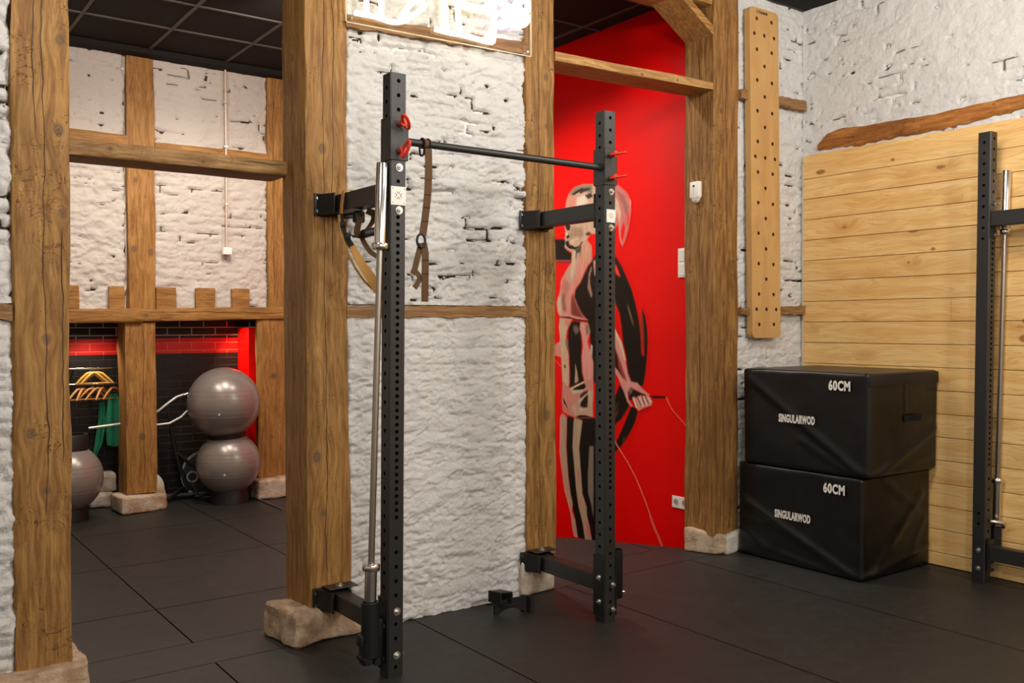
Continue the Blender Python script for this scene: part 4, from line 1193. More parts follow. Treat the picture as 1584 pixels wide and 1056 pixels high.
# ------------------------------------------------------------------ the wall-mounted rack
def rack():
    t = thing('squat_rack', 'black steel wall-mounted pull-up rack with two drilled uprights in front of the white panel', 'gym rack', (2.48, 3.46, 0))
    W, HT = 0.074, 2.536
    xl, xr, yf = 1.837, 3.048, 3.42
    fl_ = lambda v: np.stack([v[:, 0] + v[:, 2] * 0.0113, v[:, 1], v[:, 2]], 1)
    fr = lambda v: np.stack([v[:, 0] + v[:, 2] * 0.0012, v[:, 1], v[:, 2]], 1)
    dense = [1.934 - 0.03 * k for k in range(43)]
    upper = [2.503, 2.443, 2.383, 2.323, 2.084] ; lower = [0.648 - 0.0605 * k for k in range(1, 11)]
    side = [2.478 - 0.06 * k for k in range(41)]
    upright(t, xl, yf, HT, W, fl_, upper + dense + lower, side)
    upright(t, xr, yf, HT, W, fr, [z for z in upper] + dense + lower, side)
    slv = []
    for (x, fn, s) in ((xl, fl_, 1), (xr, fr, -1)):
        # bar sleeve around the upright
        e = 0.0045
        m = MB()
        zb, zt = 2.172, 2.352
        m.box(x - e, x + W + e, yf - e, yf, zb, zt, ch=0.0015)
        m.box(x - e, x + W + e, yf + W, yf + W + e, zb, zt, ch=0.0015)
        if s > 0: m.box(x + W, x + W + 0.009, yf - e, yf + W + e, zb, zt, ch=0.0015)
        m.box(x - e, x, yf - e, yf + W + e, zb, zt, ch=0.0015)
        if s < 0: m.box(x + W, x + W + e, yf - e, yf + W + e, zb, zt, ch=0.0015)
        slv.append(m.build('bar_sleeve', M_STEEL, t, fn=fn))
    lever(slv[0], (xl + 0.045, yf - 0.0045, 2.325), -0.75, fl_); lever(slv[0], (xl + 0.045, yf - 0.0045, 2.212), 0.15, fl_)
    lever(slv[1], (xr + 0.045, yf - 0.0045, 2.322), 1.35, fr); lever(slv[1], (xr + 0.045, yf - 0.0045, 2.208), 1.35, fr)
    b = MB().cyl((1.945, 3.455, 2.262), (xr, 3.455, 2.260), 0.0165, 24)
    b.cyl((xr - 0.012, 3.455, 2.26), (xr - 0.0, 3.455, 2.26), 0.021, 20)
    b.build('pull_up_bar', M_STEEL, t, auto=40)
    label_plate(t, xl + 0.003, xl + 0.073, 1.985, 2.062, yf, fl_)
    label_plate(t, xr + 0.012, xr + 0.068, 1.988, 2.052, yf, fr)
    for z in (2.142, 1.963, 0.277, 0.093): bolt(t, (xl + 0.042, yf, z), (0, -1, 0), 0.0135, fl_)
    for z in (2.139, 1.962): bolt(t, (xr + 0.042, yf, z), (0, -1, 0), 0.0125, fr)
    for z in (0.189, 0.066): bolt(t, (xr + 0.05, yf - 0.005, z), (0, -1, 0), 0.011, fr)
    for z in (0.225, 0.105): bolt(t, (xr - 0.005, yf + 0.035, z), (-1, 0, 0), 0.011, fr)
    for z in (0.215, 0.08):
        bolt(t, (xl - 0.005, yf + 0.035, z), (-1, 0, 0), 0.011, fl_, 0.03); bolt(t, (xl + W, yf + 0.035, z), (1, 0, 0), 0.008, fl_)
    # arms to the wall
    for x, zl in ((xl + 0.0225, 2.045), (xl + 0.004, 0.198), (xr + 0.001, 2.050), (xr + 0.001, 0.192)):
        y1 = YA - 0.006 if x < 2.5 else YA - 0.006
        MB().box(x, x + 0.076, yf + W, y1, zl - 0.040, zl + 0.040, ch=0.004).build('wall_arm', M_STEEL, t)
        wall_bracket(t, x + 0.03, zl, top=zl < 1)
        # end plate clamped on the back of the upright
        MB().box(x - 0.002, x + 0.078, yf + W + 0.0005, yf + W + 0.007, zl - 0.085, zl + 0.085, ch=0.002).build('end_plate', M_STEELD, t)
    # sleeve boots at the feet
    for x, z1 in ((xr, 0.335), (xl, 0.335)):
        m = MB(); e = 0.006
        m.box(x - e, x, yf - 0.001, yf + W + e, 0.03, z1, ch=0.001)
        m.box(x, x + W, yf + W, yf + W + e, 0.03, z1, ch=0.001)
        if x == xr: m.box(x + W, x + W + e, yf - 0.001, yf + W + e, 0.03, z1, ch=0.001)
        m.build('boot_plate', M_STEELD, t, fn=fl_ if x == xl else fr)
    # storage tube on the right foot
    m = MB(); cx, cy = xr + W + 0.048, yf + 0.05
    m.lathe((cx, cy, 0.10), [(0.0, 0.0), (0.028, 0.0), (0.033, 0.006), (0.033, 0.245), (0.029, 0.245), (0.029, 0.02)], 24)
    m.box(xr + W, cx - 0.02, cy - 0.02, cy + 0.02, 0.12, 0.33)
    m.build('bar_holder', M_STEELD, t, auto=40); bolt(t, (cx + 0.030, cy - 0.01, 0.125), (1, -0.4, 0), 0.006, washer=False)
    # barbell holder on the left foot
    m = MB(); cx, cy = 1.769, 3.445
    m.lathe((cx, cy, 0.10), [(0.0, 0.0), (0.030, 0.0), (0.0375, 0.005), (0.0375, 0.232), (0.0295, 0.232), (0.0295, 0.03)], 26)
    m.box(cx - 0.034, cx + 0.012, cy - 0.01, cy + 0.04, 0.07, 0.20, ch=0.004)
    m.box(cx - 0.05, cx - 0.028, cy - 0.012, cy + 0.03, 0.15, 0.20, ch=0.005)
    m.box(cx + 0.02, xl + 0.002, cy + 0.00, cy + 0.012, 0.06, 0.25, ch=0.002)
    m.box(cx + 0.02, xl + 0.002, cy + 0.04, cy + 0.052, 0.06, 0.25, ch=0.002)
    m.cyl((cx - 0.02, cy - 0.03, 0.095), (cx - 0.02, cy + 0.05, 0.095), 0.018, 14)
    m.cyl((cx + 0.02, cy - 0.03, 0.085), (cx + 0.02, cy + 0.05, 0.085), 0.015, 14)
    m.build('bar_holder', M_STEELD, t, auto=40)
rack()

# ------------------------------------------------------------------ barbells
def barbell(label, p0, p1, sl=0.335, rs=0.025, rb=0.0135, group=None):
    p0, p1 = Vector(p0), Vector(p1); d = (p1 - p0).normalized(); L = (p1 - p0).length
    t = thing('barbell', label, 'barbell', p0, group)
    b = MB().tube([p0 + d * (sl - 0.01), p1 - d * (sl - 0.01)], rb, 20); b.build('shaft', M_BAR, t, auto=40)
    for a, s in ((p0, 1), (p1, -1)):
        m = MB(); m.lathe(a, [(0.0, 0.0), (rs - 0.002, 0.0), (rs, 0.003 * s), (rs, sl * s), (0, sl * s)], 26, axis=d); m.build('sleeve', M_CHROME, t, auto=40)
        m = MB(); m.lathe(a + d * (s * sl), [(0.0, 0.0), (rs + 0.010, 0.0), (rs + 0.012, 0.003 * s), (rs + 0.012, 0.022 * s), (rs + 0.008, 0.028 * s), (rs - 0.003, 0.030 * s), (0, 0.030 * s)], 26, axis=d); m.build('collar', M_CHROME, t, auto=40)
    return t
barbell('steel barbell standing upright in the holder beside the left rack upright', (1.764, 3.447, 0.128), (1.838, 3.447, 2.158))
barbell('steel barbell standing behind the black upright at the right edge', (5.40, 2.672, 0.23), (5.40, 2.622, 2.358))

# ------------------------------------------------------------------ second rack at the right edge
def rack2():
    t = thing('squat_rack', 'black drilled steel upright with crossbars at the right edge before the pine planks', 'gym rack', (5.29, 2.6, 0))
    W = 0.074; x, y = 5.255, 2.652
    fn = lambda v: np.stack([v[:, 0], v[:, 1] + (1.2 - v[:, 2]) * 0.010, v[:, 2]], 1)
    side = [2.510 - 0.0604 * k for k in range(10)]
    front = [2.53 - 0.06 * k for k in range(8)] + [2.0 - 0.03 * k for k in range(45)] + [0.6 - 0.06 * k for k in range(9)]
    upright(t, x, y, 2.568, W, fn, front, side + [0.4, 0.34])
    t2 = MB(); upright(t, x, 1.42, 2.568, W, fn, front, side)
    for zl in (2.077, 0.178):
        MB().box(x + 0.012, x + 0.07, 1.494, y - 0.004, zl - 0.042, zl + 0.042, ch=0.004).build('crossbar', M_STEEL, t)
        MB().box(x + 0.002, x + 0.073, y - 0.009, y - 0.002, zl - 0.11, zl + 0.075, ch=0.002).build('end_plate', M_STEELD, t)
        for dz in (-0.09, 0.085) if zl > 1 else (-0.075,):
            bolt(t, (x + 0.05, y - 0.009 if zl < 1 else y - 0.005, zl + dz), (0, -1, 0), 0.012, L=0.035)
    for z in (0.19, 0.085): bolt(t, (x, y + 0.035, z), (-1, 0, 0), 0.0115, fn)
    m = MB(); m.tube([(x + 0.072, y + 0.02, 0.35), (x + 0.10, y - 0.03, 0.345), (x + 0.125, y - 0.04, 0.335), (x + 0.135, y - 0.03, 0.315)], 0.012, 10)
    m.build('hook', M_CHROME, t, auto=40)
    m = MB(); m.lathe((5.40, 2.674, 0.165), [(0, 0), (0.034, 0), (0.034, 0.15), (0.028, 0.15), (0.028, 0.03)], 20); m.build('bar_holder', M_STEELD, t, auto=40)
    # its fixings to the wall
    for zz in (2.077, 0.178):
        MB().box(x + 0.074, 5.434, y + 0.012, y + 0.062, zz - 0.03, zz + 0.03, ch=0.003).build('wall_arm', M_STEELD, t)
rack2()

# ------------------------------------------------------------------ straps
def trainer():
    t = thing('suspension_strap', 'brown webbing strap with black ring looped over the pull-up bar', 'strap', (2.04, 3.43, 1.56))
    y = 3.432
    m = MB()
    ribbon(m, [(2.052, y, 2.238), (2.052, y - .002, 2.16), (2.048, y, 2.045), (2.036, y, 1.95), (2.022, y, 1.865)], 0.034, 0.004, (1, 0, 0.1))
    m.build('strap', M_BROWN, t, auto=40)
    m = MB()
    for x0 in (2.034, 2.062):
        m.tube([(x0, 3.455 + 0.022 * math.cos(a), 2.262 + 0.022 * math.sin(a) - (0.03 if math.sin(a) < -0.5 else 0)) for a in [2 * PI * k / 18 for k in range(18)]], 0.0042, 8, closed=True)
    m.build('bar_ring', M_BLKW, t, auto=50)
    m = MB(); m.cyl((2.036, 3.455, 2.262), (2.060, 3.455, 2.262), 0.0225, 16); m.build('bar_wrap', M_BROWN, t, auto=40)
    m = MB(); m.tube([(2.012 + 0.020 * math.cos(a), y - .004, 1.842 + 0.028 * math.sin(a)) for a in [2 * PI * k / 20 for k in range(20)]], 0.0055, 8, closed=True)
    m.build('ring', M_STEELD, t, auto=50)
    m = MB(); ribbon(m, [(2.024, y, 1.835), (2.034, y, 1.79), (2.034, y, 1.70), (2.031, y, 1.582)], 0.032, 0.005, (1, 0, 0))
    ribbon(m, [(2.016, y + .004, 1.83), (2.000, y + .004, 1.775), (1.985, y + .004, 1.722), (1.975, y + .005, 1.70)], 0.026, 0.004, (1, 0, 0.2))
    ribbon(m, [(1.98, y + .006, 1.72), (2.008, y + .006, 1.69), (2.002, y + .006, 1.665), (1.985, y + .006, 1.64)], 0.022, 0.004, (1, 0, 0))
    m.build('lower_strap', M_BROWN, t, auto=40)
    for z in (2.17, 2.105, 2.04, 1.985, 1.925):
        dx = 2.048 - (2.045 - z) * (0.115 if z < 2.045 else -0.02)
        MB().box(dx - 0.0175, dx + 0.0175, y - 0.0035, y - 0.002, z, z + 0.002).build('stitching', M_BLKW, t)
    for z in (1.76, 1.70): MB().box(2.018, 2.050, y - 0.004, y - 0.0025, z, z + 0.002).build('stitching', M_BLKW, t)
trainer()

def arm_strap():
    t = thing('suspension_strap', 'tan webbing straps with black buckles slung over the upper left wall arm', 'strap', (1.87, 3.85, 1.64))
    A = 0.0
    m = MB()
    # loop round the arm
    ribbon(m, [(1.848, 3.86, 1.965), (1.846, 3.855, 2.01), (1.850, 3.85, 2.06), (1.858, 3.85, 2.094), (1.90, 3.845, 2.097), (1.945, 3.845, 2.092), (1.947, 3.85, 2.04), (1.945, 3.855, 1.99)], 0.024, 0.004, (0, 1, 0.1))
    m.build('loop', M_TANL, t, auto=40)
    m = MB()
    ribbon(m, [(1.862, 3.78, 1.838), (1.885, 3.775, 1.79), (1.918, 3.77, 1.738), (1.955, 3.765, 1.685), (1.985, 3.76, 1.64)], (0.030, 0.052), 0.004, [(1, 0, 0.2), (0.9, -0.4, 0.5)])
    ribbon(m, [(1.822, 3.83, 1.98), (1.830, 3.83, 1.92), (1.842, 3.81, 1.84), (1.872, 3.80, 1.765), (1.92, 3.79, 1.69), (1.978, 3.78, 1.635)], 0.010, 0.004, (0.6, -0.6, 0.3))
    m.build('tan_strap', M_TANL, t, auto=40)
    m = MB()
    ribbon(m, [(1.836, 3.835, 1.985), (1.838, 3.83, 1.93), (1.850, 3.82, 1.885), (1.872, 3.80, 1.833)], (0.018, 0.030), 0.007, (1, 0, 0.2))
    m.box(1.825, 1.853, 3.815, 3.829, 1.925, 1.95, ch=0.003); m.box(1.838, 1.868, 3.805, 3.819, 1.87, 1.90, ch=0.003)
    m.build('buckle', M_BLKPL, t, auto=40)
    m = MB()
    ribbon(m, [(1.93, 3.77, 2.0), (1.962, 3.76, 1.985), (1.955, 3.755, 1.955), (1.925, 3.755, 1.915), (1.895, 3.76, 1.885), (1.88, 3.765, 1.90), (1.888, 3.77, 1.94), (1.905, 3.775, 1.985)], 0.034, 0.004, (0.5, -0.75, 0.45))
    ribbon(m, [(1.905, 3.79, 1.90), (1.925, 3.785, 1.855), (1.95, 3.78, 1.818), (1.985, 3.775, 1.795)], 0.022, 0.004, (1, 0, 0.7))
    m.build('brown_strap', M_BROWN, t, auto=40)
    m = MB().cyl((1.895, 3.74, 1.890), (1.965, 3.74, 1.908), 0.019, 16); m.box(1.88, 1.93, 3.78, 3.82, 1.945, 2.0, ch=0.01)
    m.build('grip', M_BLKPL, t, auto=40)
arm_strap()

# ------------------------------------------------------------------ loose bracket on the floor
def floor_bracket():
    t = thing('rack_attachment', 'small black steel rack attachment lying on the floor against the white panel', 'bracket', (2.78, 3.86, 0))
    ux, uy = 0.935, -0.355
    def Q(a, c_, z): return (2.69 + ux * a - uy * c_ * -1, 3.865 + uy * a + ux * c_, z)
    def pl(poly, c0, c1, name, mat=M_STEELD):
        b = MB(); n = len(poly)
        v = [Q(a, c0, z) for a, z in poly] + [Q(a, c1, z) for a, z in poly]
        f = [tuple(range(n)), tuple(range(2 * n - 1, n - 1, -1))] + [(k, (k + 1) % n, n + (k + 1) % n, n + k) for k in range(n)]
        b.add(v, f); return b.build(name, mat, t, auto=30)
    arch = [(0, 0), (0.018, 0)] + [(0.018 + 0.15 * k / 10, 0.030 * math.sin(PI * k / 10)) for k in range(1, 10)] + [(0.168, 0), (0.186, 0), (0.182, 0.085), (0.075, 0.080), (0.0, 0.062)]
    pl(arch, -0.004, 0.004, 'arched_plate')
    pl([(0.0, 0.055), (0.07, 0.055), (0.07, 0.062), (0.0, 0.062)], -0.06, 0.004, 'base_plate')
    pl([(-0.035, 0.052), (0.0, 0.052), (0.0, 0.060), (-0.035, 0.060)], -0.02, 0.01, 'tab')
    for nm, a0, a1 in (('left', 0.008, 0.014), ('right', 0.068, 0.074)):
        pl([(a0, 0.06), (a1, 0.06), (a1, 0.112), (a0, 0.112)], -0.03, 0.045, 'side_plate')
    pl([(0.008, 0.112), (0.074, 0.112), (0.074, 0.118), (0.008, 0.118)], -0.03, 0.045, 'top_plate', M_STEEL)
    pl([(0.168, 0.0), (0.186, 0.0), (0.186, 0.085), (0.168, 0.085)], -0.03, 0.03, 'end_foot')
    b = MB().cyl(Q(0.19, 0.0, 0.065), Q(0.186, 0.0, 0.065), 0.006, 10); b.build('bolt', M_ZINC, t)
floor_bracket()

# ------------------------------------------------------------------ plyo boxes
def vinyl():
    t = NT('black_vinyl'); P = t.pos()
    n = t.noise(P, 3.5, 4.0); w = t.noise(t.vm('MULTIPLY', P, (260, 260, 260)), 1.0, 1.0)
    t.out(t.mix(n, lin((6, 6, 6)), lin((11, 10, 10))), t.m('ADD', 0.30, t.m('MULTIPLY', t.noise(P, 7.0, 3.0), 0.16)), 0, 0.5)
    t.bump(t.m('ADD', t.m('MULTIPLY', w, 0.15), t.noise(P, 24.0, 3.0)), 0.12, 0.004)
    return t.mat
M_VINYL = vinyl()
def text(name, body, size, o, u, v, mat, parent, fn=None, sx=1.0, bold=0.0, thick=0.0012):
    cu = bpy.data.curves.new(name, 'FONT'); cu.body = body; cu.size = size; cu.offset = bold; cu.extrude = thick / 2
    cu.resolution_u = 3; cu.space_character = 1.12
    ob = bpy.data.objects.new(name + '_tmp', cu); C.objects.link(ob)
    dg = bpy.context.evaluated_depsgraph_get(); me0 = bpy.data.meshes.new_from_object(ob.evaluated_get(dg))
    O, U, V = Vector(o), Vector(u), Vector(v); N = U.cross(V)
    vs = [O + U * (p.co.x * sx) + V * p.co.y + N * p.co.z for p in me0.vertices]
    fs = [tuple(p.vertices) for p in me0.polygons]
    bpy.data.objects.remove(ob); bpy.data.curves.remove(cu)
    va = np.array([q[:] for q in vs])
    if fn is not None: va = fn(va)
    return mesh_obj(name, va, fs, mat, parent)

def plyo(label, x0, x1, y0, y1, z0, z1, folds_x, folds_y, txt, flap, taper=0.0):
    t = thing('plyo_box', label, 'plyo box', ((x0 + x1) / 2, (y0 + y1) / 2, z0), 'soft black plyo boxes')
    n = 44; R_ = 0.018
    bm = bmesh.new()
    lo = Vector((x0, y0, z0)); hi = Vector((x1, y1, z1))
    def grid(ax, side):
        o = [a for a in range(3) if a != ax]; g_ = []
        for i in range(n + 1):
            r_ = []
            for j in range(n + 1):
                p = [0, 0, 0]; p[ax] = hi[ax] if side else lo[ax]
                p[o[0]] = lo[o[0]] + (hi[o[0]] - lo[o[0]]) * i / n; p[o[1]] = lo[o[1]] + (hi[o[1]] - lo[o[1]]) * j / n
                r_.append(bm.verts.new(p))
            g_.append(r_)
        for i in range(n):
            for j in range(n): bm.faces.new((g_[i][j], g_[i + 1][j], g_[i + 1][j + 1], g_[i][j + 1]))
    for ax in range(3):
        for sd in (0, 1): grid(ax, sd)
    bmesh.ops.remove_doubles(bm, verts=bm.verts[:], dist=1e-5); bmesh.ops.recalc_face_normals(bm, faces=bm.faces[:])
    co = np.array([v.co[:] for v in bm.verts])
    L = np.array(lo) + R_; H = np.array(hi) - R_
    orig = co.copy()
    inner = np.clip(co, L, H); dv = co - inner; ln = np.linalg.norm(dv, axis=1, keepdims=True)
    co = inner + dv / np.maximum(ln, 1e-9) * R_
    def seg_d(a, b, p, q):
        a = np.array(a); b = np.array(b); ab = b - a; s = np.clip(((p - a[0]) * ab[0] + (q - a[1]) * ab[1]) / (ab @ ab), 0, 1)
        return np.hypot(p - a[0] - ab[0] * s, q - a[1] - ab[1] * s), s
    ew = 0.05
    fx = orig[:, 0] <= x0 + 1e-4; fy = orig[:, 1] <= y0 + 1e-4
    ux = (orig[:, 1] - y0) / (y1 - y0); uz = (orig[:, 2] - z0) / (z1 - z0); vx = (orig[:, 0] - x0) / (x1 - x0)
    edge = lambda s: sstep(0.0, 0.06, s) * sstep(0.0, 0.06, 1 - s)
    dx = np.zeros(len(co)); dy = np.zeros(len(co))
    for (a, b, amp, wd) in folds_x:
        d, s = seg_d(a, b, ux, uz); dx += amp * np.exp(-(d / wd) ** 2)
    for (a, b, amp, wd) in folds_y:
        d, s = seg_d(a, b, vx, uz); dy += amp * np.exp(-(d / wd) ** 2)
    nz_ = (fbm(orig * 5.5 + z0 * 7, 3) - 0.5) * 0.010
    co[:, 0] -= np.where(fx, (dx + nz_) * edge(ux) * edge(uz), 0)
    co[:, 1] -= np.where(fy, (dy + nz_) * edge(vx) * edge(uz), 0)
    ft = orig[:, 2] >= z1 - 1e-4
    co[:, 2] += np.where(ft, nz_ * 0.5 * edge(ux) * edge(vx), 0)
    # the cover narrows a little towards its foot
    k = taper * (1 - uz)
    cx_, cy_ = (x0 + x1) / 2, (y0 + y1) / 2
    co[:, 0] = cx_ + (co[:, 0] - cx_) * (1 - k * 0.4); co[:, 1] = cy_ + (co[:, 1] - cy_) * (1 - k * 0.4)
    for v, p in zip(bm.verts, co): v.co = p
    cov = MB().bm(bm).build('cover', M_VINYL, t, auto=60)
    if flap:
        m = MB().box(x0 + 0.004, x1 - 0.006, y0 - 0.005, y0 + 0.01, z1 - 0.075, z1 - 0.008, ch=0.003)
        m.build('lid_flap', M_BLKPL, t, auto=40)
        zc = z0 + (z1 - z0) * 0.54; xc = x0 + (x1 - x0) * 0.60
        m = MB(); ribbon(m, [(xc - 0.09, y0 - 0.004, zc), (xc - 0.05, y0 - 0.016, zc + 0.004), (xc + 0.05, y0 - 0.018, zc + 0.004), (xc + 0.09, y0 - 0.004, zc)], 0.035, 0.004, (0, 0, 1))
        m.build('carry_handle', M_BLKW, t, auto=40)
    for (body, size, sy, sz, sxx, bold) in txt:
        text('printed_text', body, size, (x0 - 0.012, sy, sz), (0, -1, 0), (0, 0, 1), M_PRINT, cov, None, sxx, bold)
    return t
plyo('black vinyl plyo box marked 60CM, lower of the stack, standing on the floor', 4.712, 5.425, 3.085, 3.985, 0.002, 0.598,
     [((0.98, 0.62), (0.05, 0.03), 0.014, 0.035), ((1.0, 0.30), (0.75, 0.12), 0.008, 0.04), ((0.6, 0.1), (0.2, 0.0), 0.006, 0.03), ((0.95, 0.4), (0.75, 0.38), 0.005, 0.03)],
     [((0.03, 0.03), (0.95, 0.22), 0.014, 0.04), ((0.1, 0.0), (0.85, 0.75), 0.010, 0.05), ((0.3, 0.95), (0.8, 0.6), 0.006, 0.04), ((0.6, 0.0), (0.9, 0.5), 0.006, 0.04)],
     [('60CM', 0.076, 3.336, 0.492, 0.72, 0.0032), ('SINGULARWOD', 0.066, 3.687, 0.287, 0.50, 0.0028)], False, 0.0)
plyo('black vinyl plyo box marked 60CM, upper of the stack, with side carry handle', 4.700, 5.425, 3.035, 3.940, 0.600, 1.203,
     [((0.96, 0.92), (0.06, 0.04), 0.012, 0.035), ((0.5, 0.3), (0.1, 0.0), 0.006, 0.03)],
     [((0.05, 0.0), (0.98, 0.42), 0.014, 0.04), ((0.2, 0.0), (0.9, 0.15), 0.006, 0.04), ((0.5, 0.9), (0.5, 0.5), 0.004, 0.01)],
     [('60CM', 0.076, 3.294, 1.100, 0.72, 0.0032), ('SINGULARWOD', 0.066, 3.649, 0.885, 0.50, 0.0028)], True, 0.03)

# ------------------------------------------------------------------ neon sign
def neon():
    t = thing('neon_sign', 'clear acrylic neon sign with glowing white letters, high on the white panel', 'neon sign', (2.48, 3.97, 2.9))
    g = NT('acrylic'); g.t.nodes.remove(g.b)
    tr = g.node('ShaderNodeBsdfTransparent'); gl = g.node('ShaderNodeBsdfGlossy'); gl.inputs['Roughness'].default_value = 0.05
    fr = g.node('ShaderNodeFresnel'); fr.inputs['IOR'].default_value = 1.45
    mx = g.node('ShaderNodeMixShader'); g.t.links.new(g.m('MULTIPLY', fr.outputs[0], 0.5), mx.inputs[0]); g.t.links.new(tr.outputs[0], mx.inputs[1]); g.t.links.new(gl.outputs[0], mx.inputs[2])
    g.t.links.new(mx.outputs[0], g.t.nodes['Material Output'].inputs[0])
    fn = lambda v: np.stack([v[:, 0], v[:, 1], v[:, 2] + (v[:, 0] - 1.93) * 0.018], 1)
    MB().box(1.934, 3.022, 3.978, 3.982, 2.905, 3.55).build('acrylic_panel', g.mat, t, fn=fn)
    edge = plain('acrylic_edge_glow', (246, 226, 192), 0.2)  # pale warm colour stands for the light glowing in the panel edge
    e = MB(); w = 0.0035
    e.box(1.932, 3.024, 3.977, 3.983, 2.903, 2.903 + w); e.box(1.932, 3.024, 3.977, 3.983, 3.55, 3.55 + w)
    e.box(1.932, 1.932 + w, 3.977, 3.983, 2.903, 3.55); e.box(3.024 - w, 3.024, 3.977, 3.983, 2.903, 3.55)
    e.build('panel_edge', edge, t, fn=fn)
    for (sx, sz) in ((1.96, 2.925), (2.995, 2.925), (1.96, 3.52), (2.995, 3.52)):
        MB().cyl((sx, 3.97, sz), (sx, 4.03, sz), 0.006, 12).build('standoff', M_CHROME, t, fn=fn)
    def em(name, col, st):
        q = NT(name); q.b.inputs['Emission Color'].default_value = col; q.b.inputs['Emission Strength'].default_value = st
        q.b.inputs['Base Color'].default_value = (0.9, 0.9, 0.9, 1); return q.mat
    EW = em('neon_white', (1.0, 0.86, 0.60, 1), 3.2); EP = em('neon_pink', (1.0, 0.16, 0.9, 1), 1.6); EC = em('neon_cool', (0.98, 0.93, 1.0, 1), 2.6)
    def tube(name, pts, mat, r=0.0125, closed=False):  # radius widened and extra tubes added to take in the white glow
        P3 = [Vector((x, 3.962, z)) for x, z in pts]
        if not closed and len(P3) > 2:
            out = []
            for i in range(len(P3) - 1):
                p0 = P3[max(i - 1, 0)]; p1 = P3[i]; p2 = P3[i + 1]; p3 = P3[min(i + 2, len(P3) - 1)]
                for k in range(5):
                    s_ = k / 5; out.append(0.5 * ((2 * p1) + (-p0 + p2) * s_ + (2 * p0 - 5 * p1 + 4 * p2 - p3) * s_ ** 2 + (-p0 + 3 * p1 - 3 * p2 + p3) * s_ ** 3))
            out.append(P3[-1]); P3 = out
        m = MB(); m.tube(P3, r, 10); m.build(name, mat, t, auto=60)
    # first letter: an outlined L with a curling foot
    tube('neon_tube', [(1.973, 2.949), (2.03, 2.951), (2.096, 2.949), (2.16, 2.943), (2.21, 2.951), (2.25, 2.968), (2.291, 3.0), (2.335, 3.038), (2.352, 3.062), (2.335, 3.080), (2.300, 3.072), (2.265, 3.04), (2.236, 3.0), (2.212, 2.968)], EW)
    tube('neon_tube', [(2.033, 2.951), (2.031, 3.2), (2.028, 3.42), (1.98, 3.43)], EW)
    tube('neon_tube', [(2.112, 2.951), (2.107, 3.2), (2.104, 3.42), (2.16, 3.43)], EW)
    # second letter: an outlined E
    tube('neon_tube', [(2.412, 2.955), (2.477, 2.952), (2.573, 2.953), (2.652, 2.951), (2.712, 2.948), (2.758, 2.950)], EW, 0.0135)
    tube('neon_tube', [(2.758, 2.950), (2.764, 3.0), (2.768, 3.06), (2.764, 3.12), (2.758, 3.2)], EW, 0.016)
    tube('neon_tube', [(2.481, 2.955), (2.472, 3.05), (2.468, 3.25), (2.466, 3.42), (2.42, 3.43)], EW, 0.0135)
    tube('neon_tube', [(2.560, 2.956), (2.548, 3.05), (2.543, 3.13), (2.543, 3.42)], EW, 0.0135)
    tube('neon_tube', [(2.545, 3.118), (2.60, 3.112), (2.66, 3.108), (2.712, 3.118), (2.745, 3.145), (2.758, 3.18)], EW, 0.016)
    tube('neon_tube', [(2.545, 3.170), (2.62, 3.168), (2.70, 3.172), (2.75, 3.20)], EW, 0.016)
    tube('neon_tube', [(2.716, 2.962), (2.742, 2.998), (2.757, 3.03)], EW, 0.0135)
    # glove-like outline on the right with a pink accent
    tube('neon_tube', [(2.795, 3.103), (2.825, 3.118), (2.855, 3.137), (2.895, 3.170), (2.92, 3.205)], EC, 0.0115)
    tube('neon_tube', [(2.862, 3.125), (2.872, 3.088), (2.91, 3.068), (2.955, 3.078), (2.985, 3.11), (2.975, 3.145), (2.99, 3.175), (2.975, 3.215), (2.92, 3.24)], EC, 0.017)
    tube('neon_tube', [(2.90, 3.10), (2.935, 3.105), (2.95, 3.14), (2.925, 3.17), (2.945, 3.20)], EC, 0.017)
    tube('neon_tube', [(2.885, 3.135), (2.92, 3.14), (2.90, 3.18)], EC, 0.017)
    tube('neon_tube', [(2.800, 3.052), (2.825, 3.050), (2.848, 3.066)], EP, 0.024)
    tube('neon_tube', [(2.80, 3.21), (2.812, 3.172), (2.838, 3.178)], EP, 0.022)
neon()

# ------------------------------------------------------------------ small wall fittings
def sensor():
    t = thing('motion_sensor', 'small white motion sensor on the inner face of the timber post by the red wall', 'sensor', (4.51, 4.167, 2.27))
    m = MB(); pts = [(4.128, 2.30), (4.128, 2.41), (4.207, 2.41), (4.207, 2.30)]
    m.box(4.488, 4.526, 4.128, 4.207, 2.305, 2.412, ch=0.008); hs = m.build('housing', M_WHITEP, t, auto=40)
    m = MB(); m.lathe((4.507, 4.1675, 2.309), [(0.0, -0.038), (0.02, -0.034), (0.033, -0.020), (0.038, 0.0), (0.0, 0.0)], 20)
    m.build('lens', plain('frosted_plastic', (214, 206, 194), 0.3), t, fn=lambda v: np.stack([4.507 + (v[:, 0] - 4.507) * 0.5, v[:, 1], v[:, 2]], 1), auto=60)
    MB().box(4.4865, 4.4885, 4.161, 4.175, 2.375, 2.388).build('window', M_HOLE, hs)
    MB().box(4.486, 4.4885, 4.164, 4.172, 2.325, 2.365).build('slot', plain('pale_slot', (204, 198, 188), 0.4), hs)
sensor()
def switch():
    t = thing('wall_switch', 'slim white switch plate on the red wall beside the timber post', 'switch', (4.595, 4.36, 1.80))
    MB().box(4.590, 4.60, 4.325, 4.406, 1.802, 1.998, ch=0.003).build('plate', M_WHITEP, t); pt = t.children[0]
    for z in (1.81, 1.905): MB().box(4.5865, 4.591, 4.333, 4.398, z + 0.004, z + 0.083, ch=0.002).build('rocker', M_PLATE, pt)
switch()
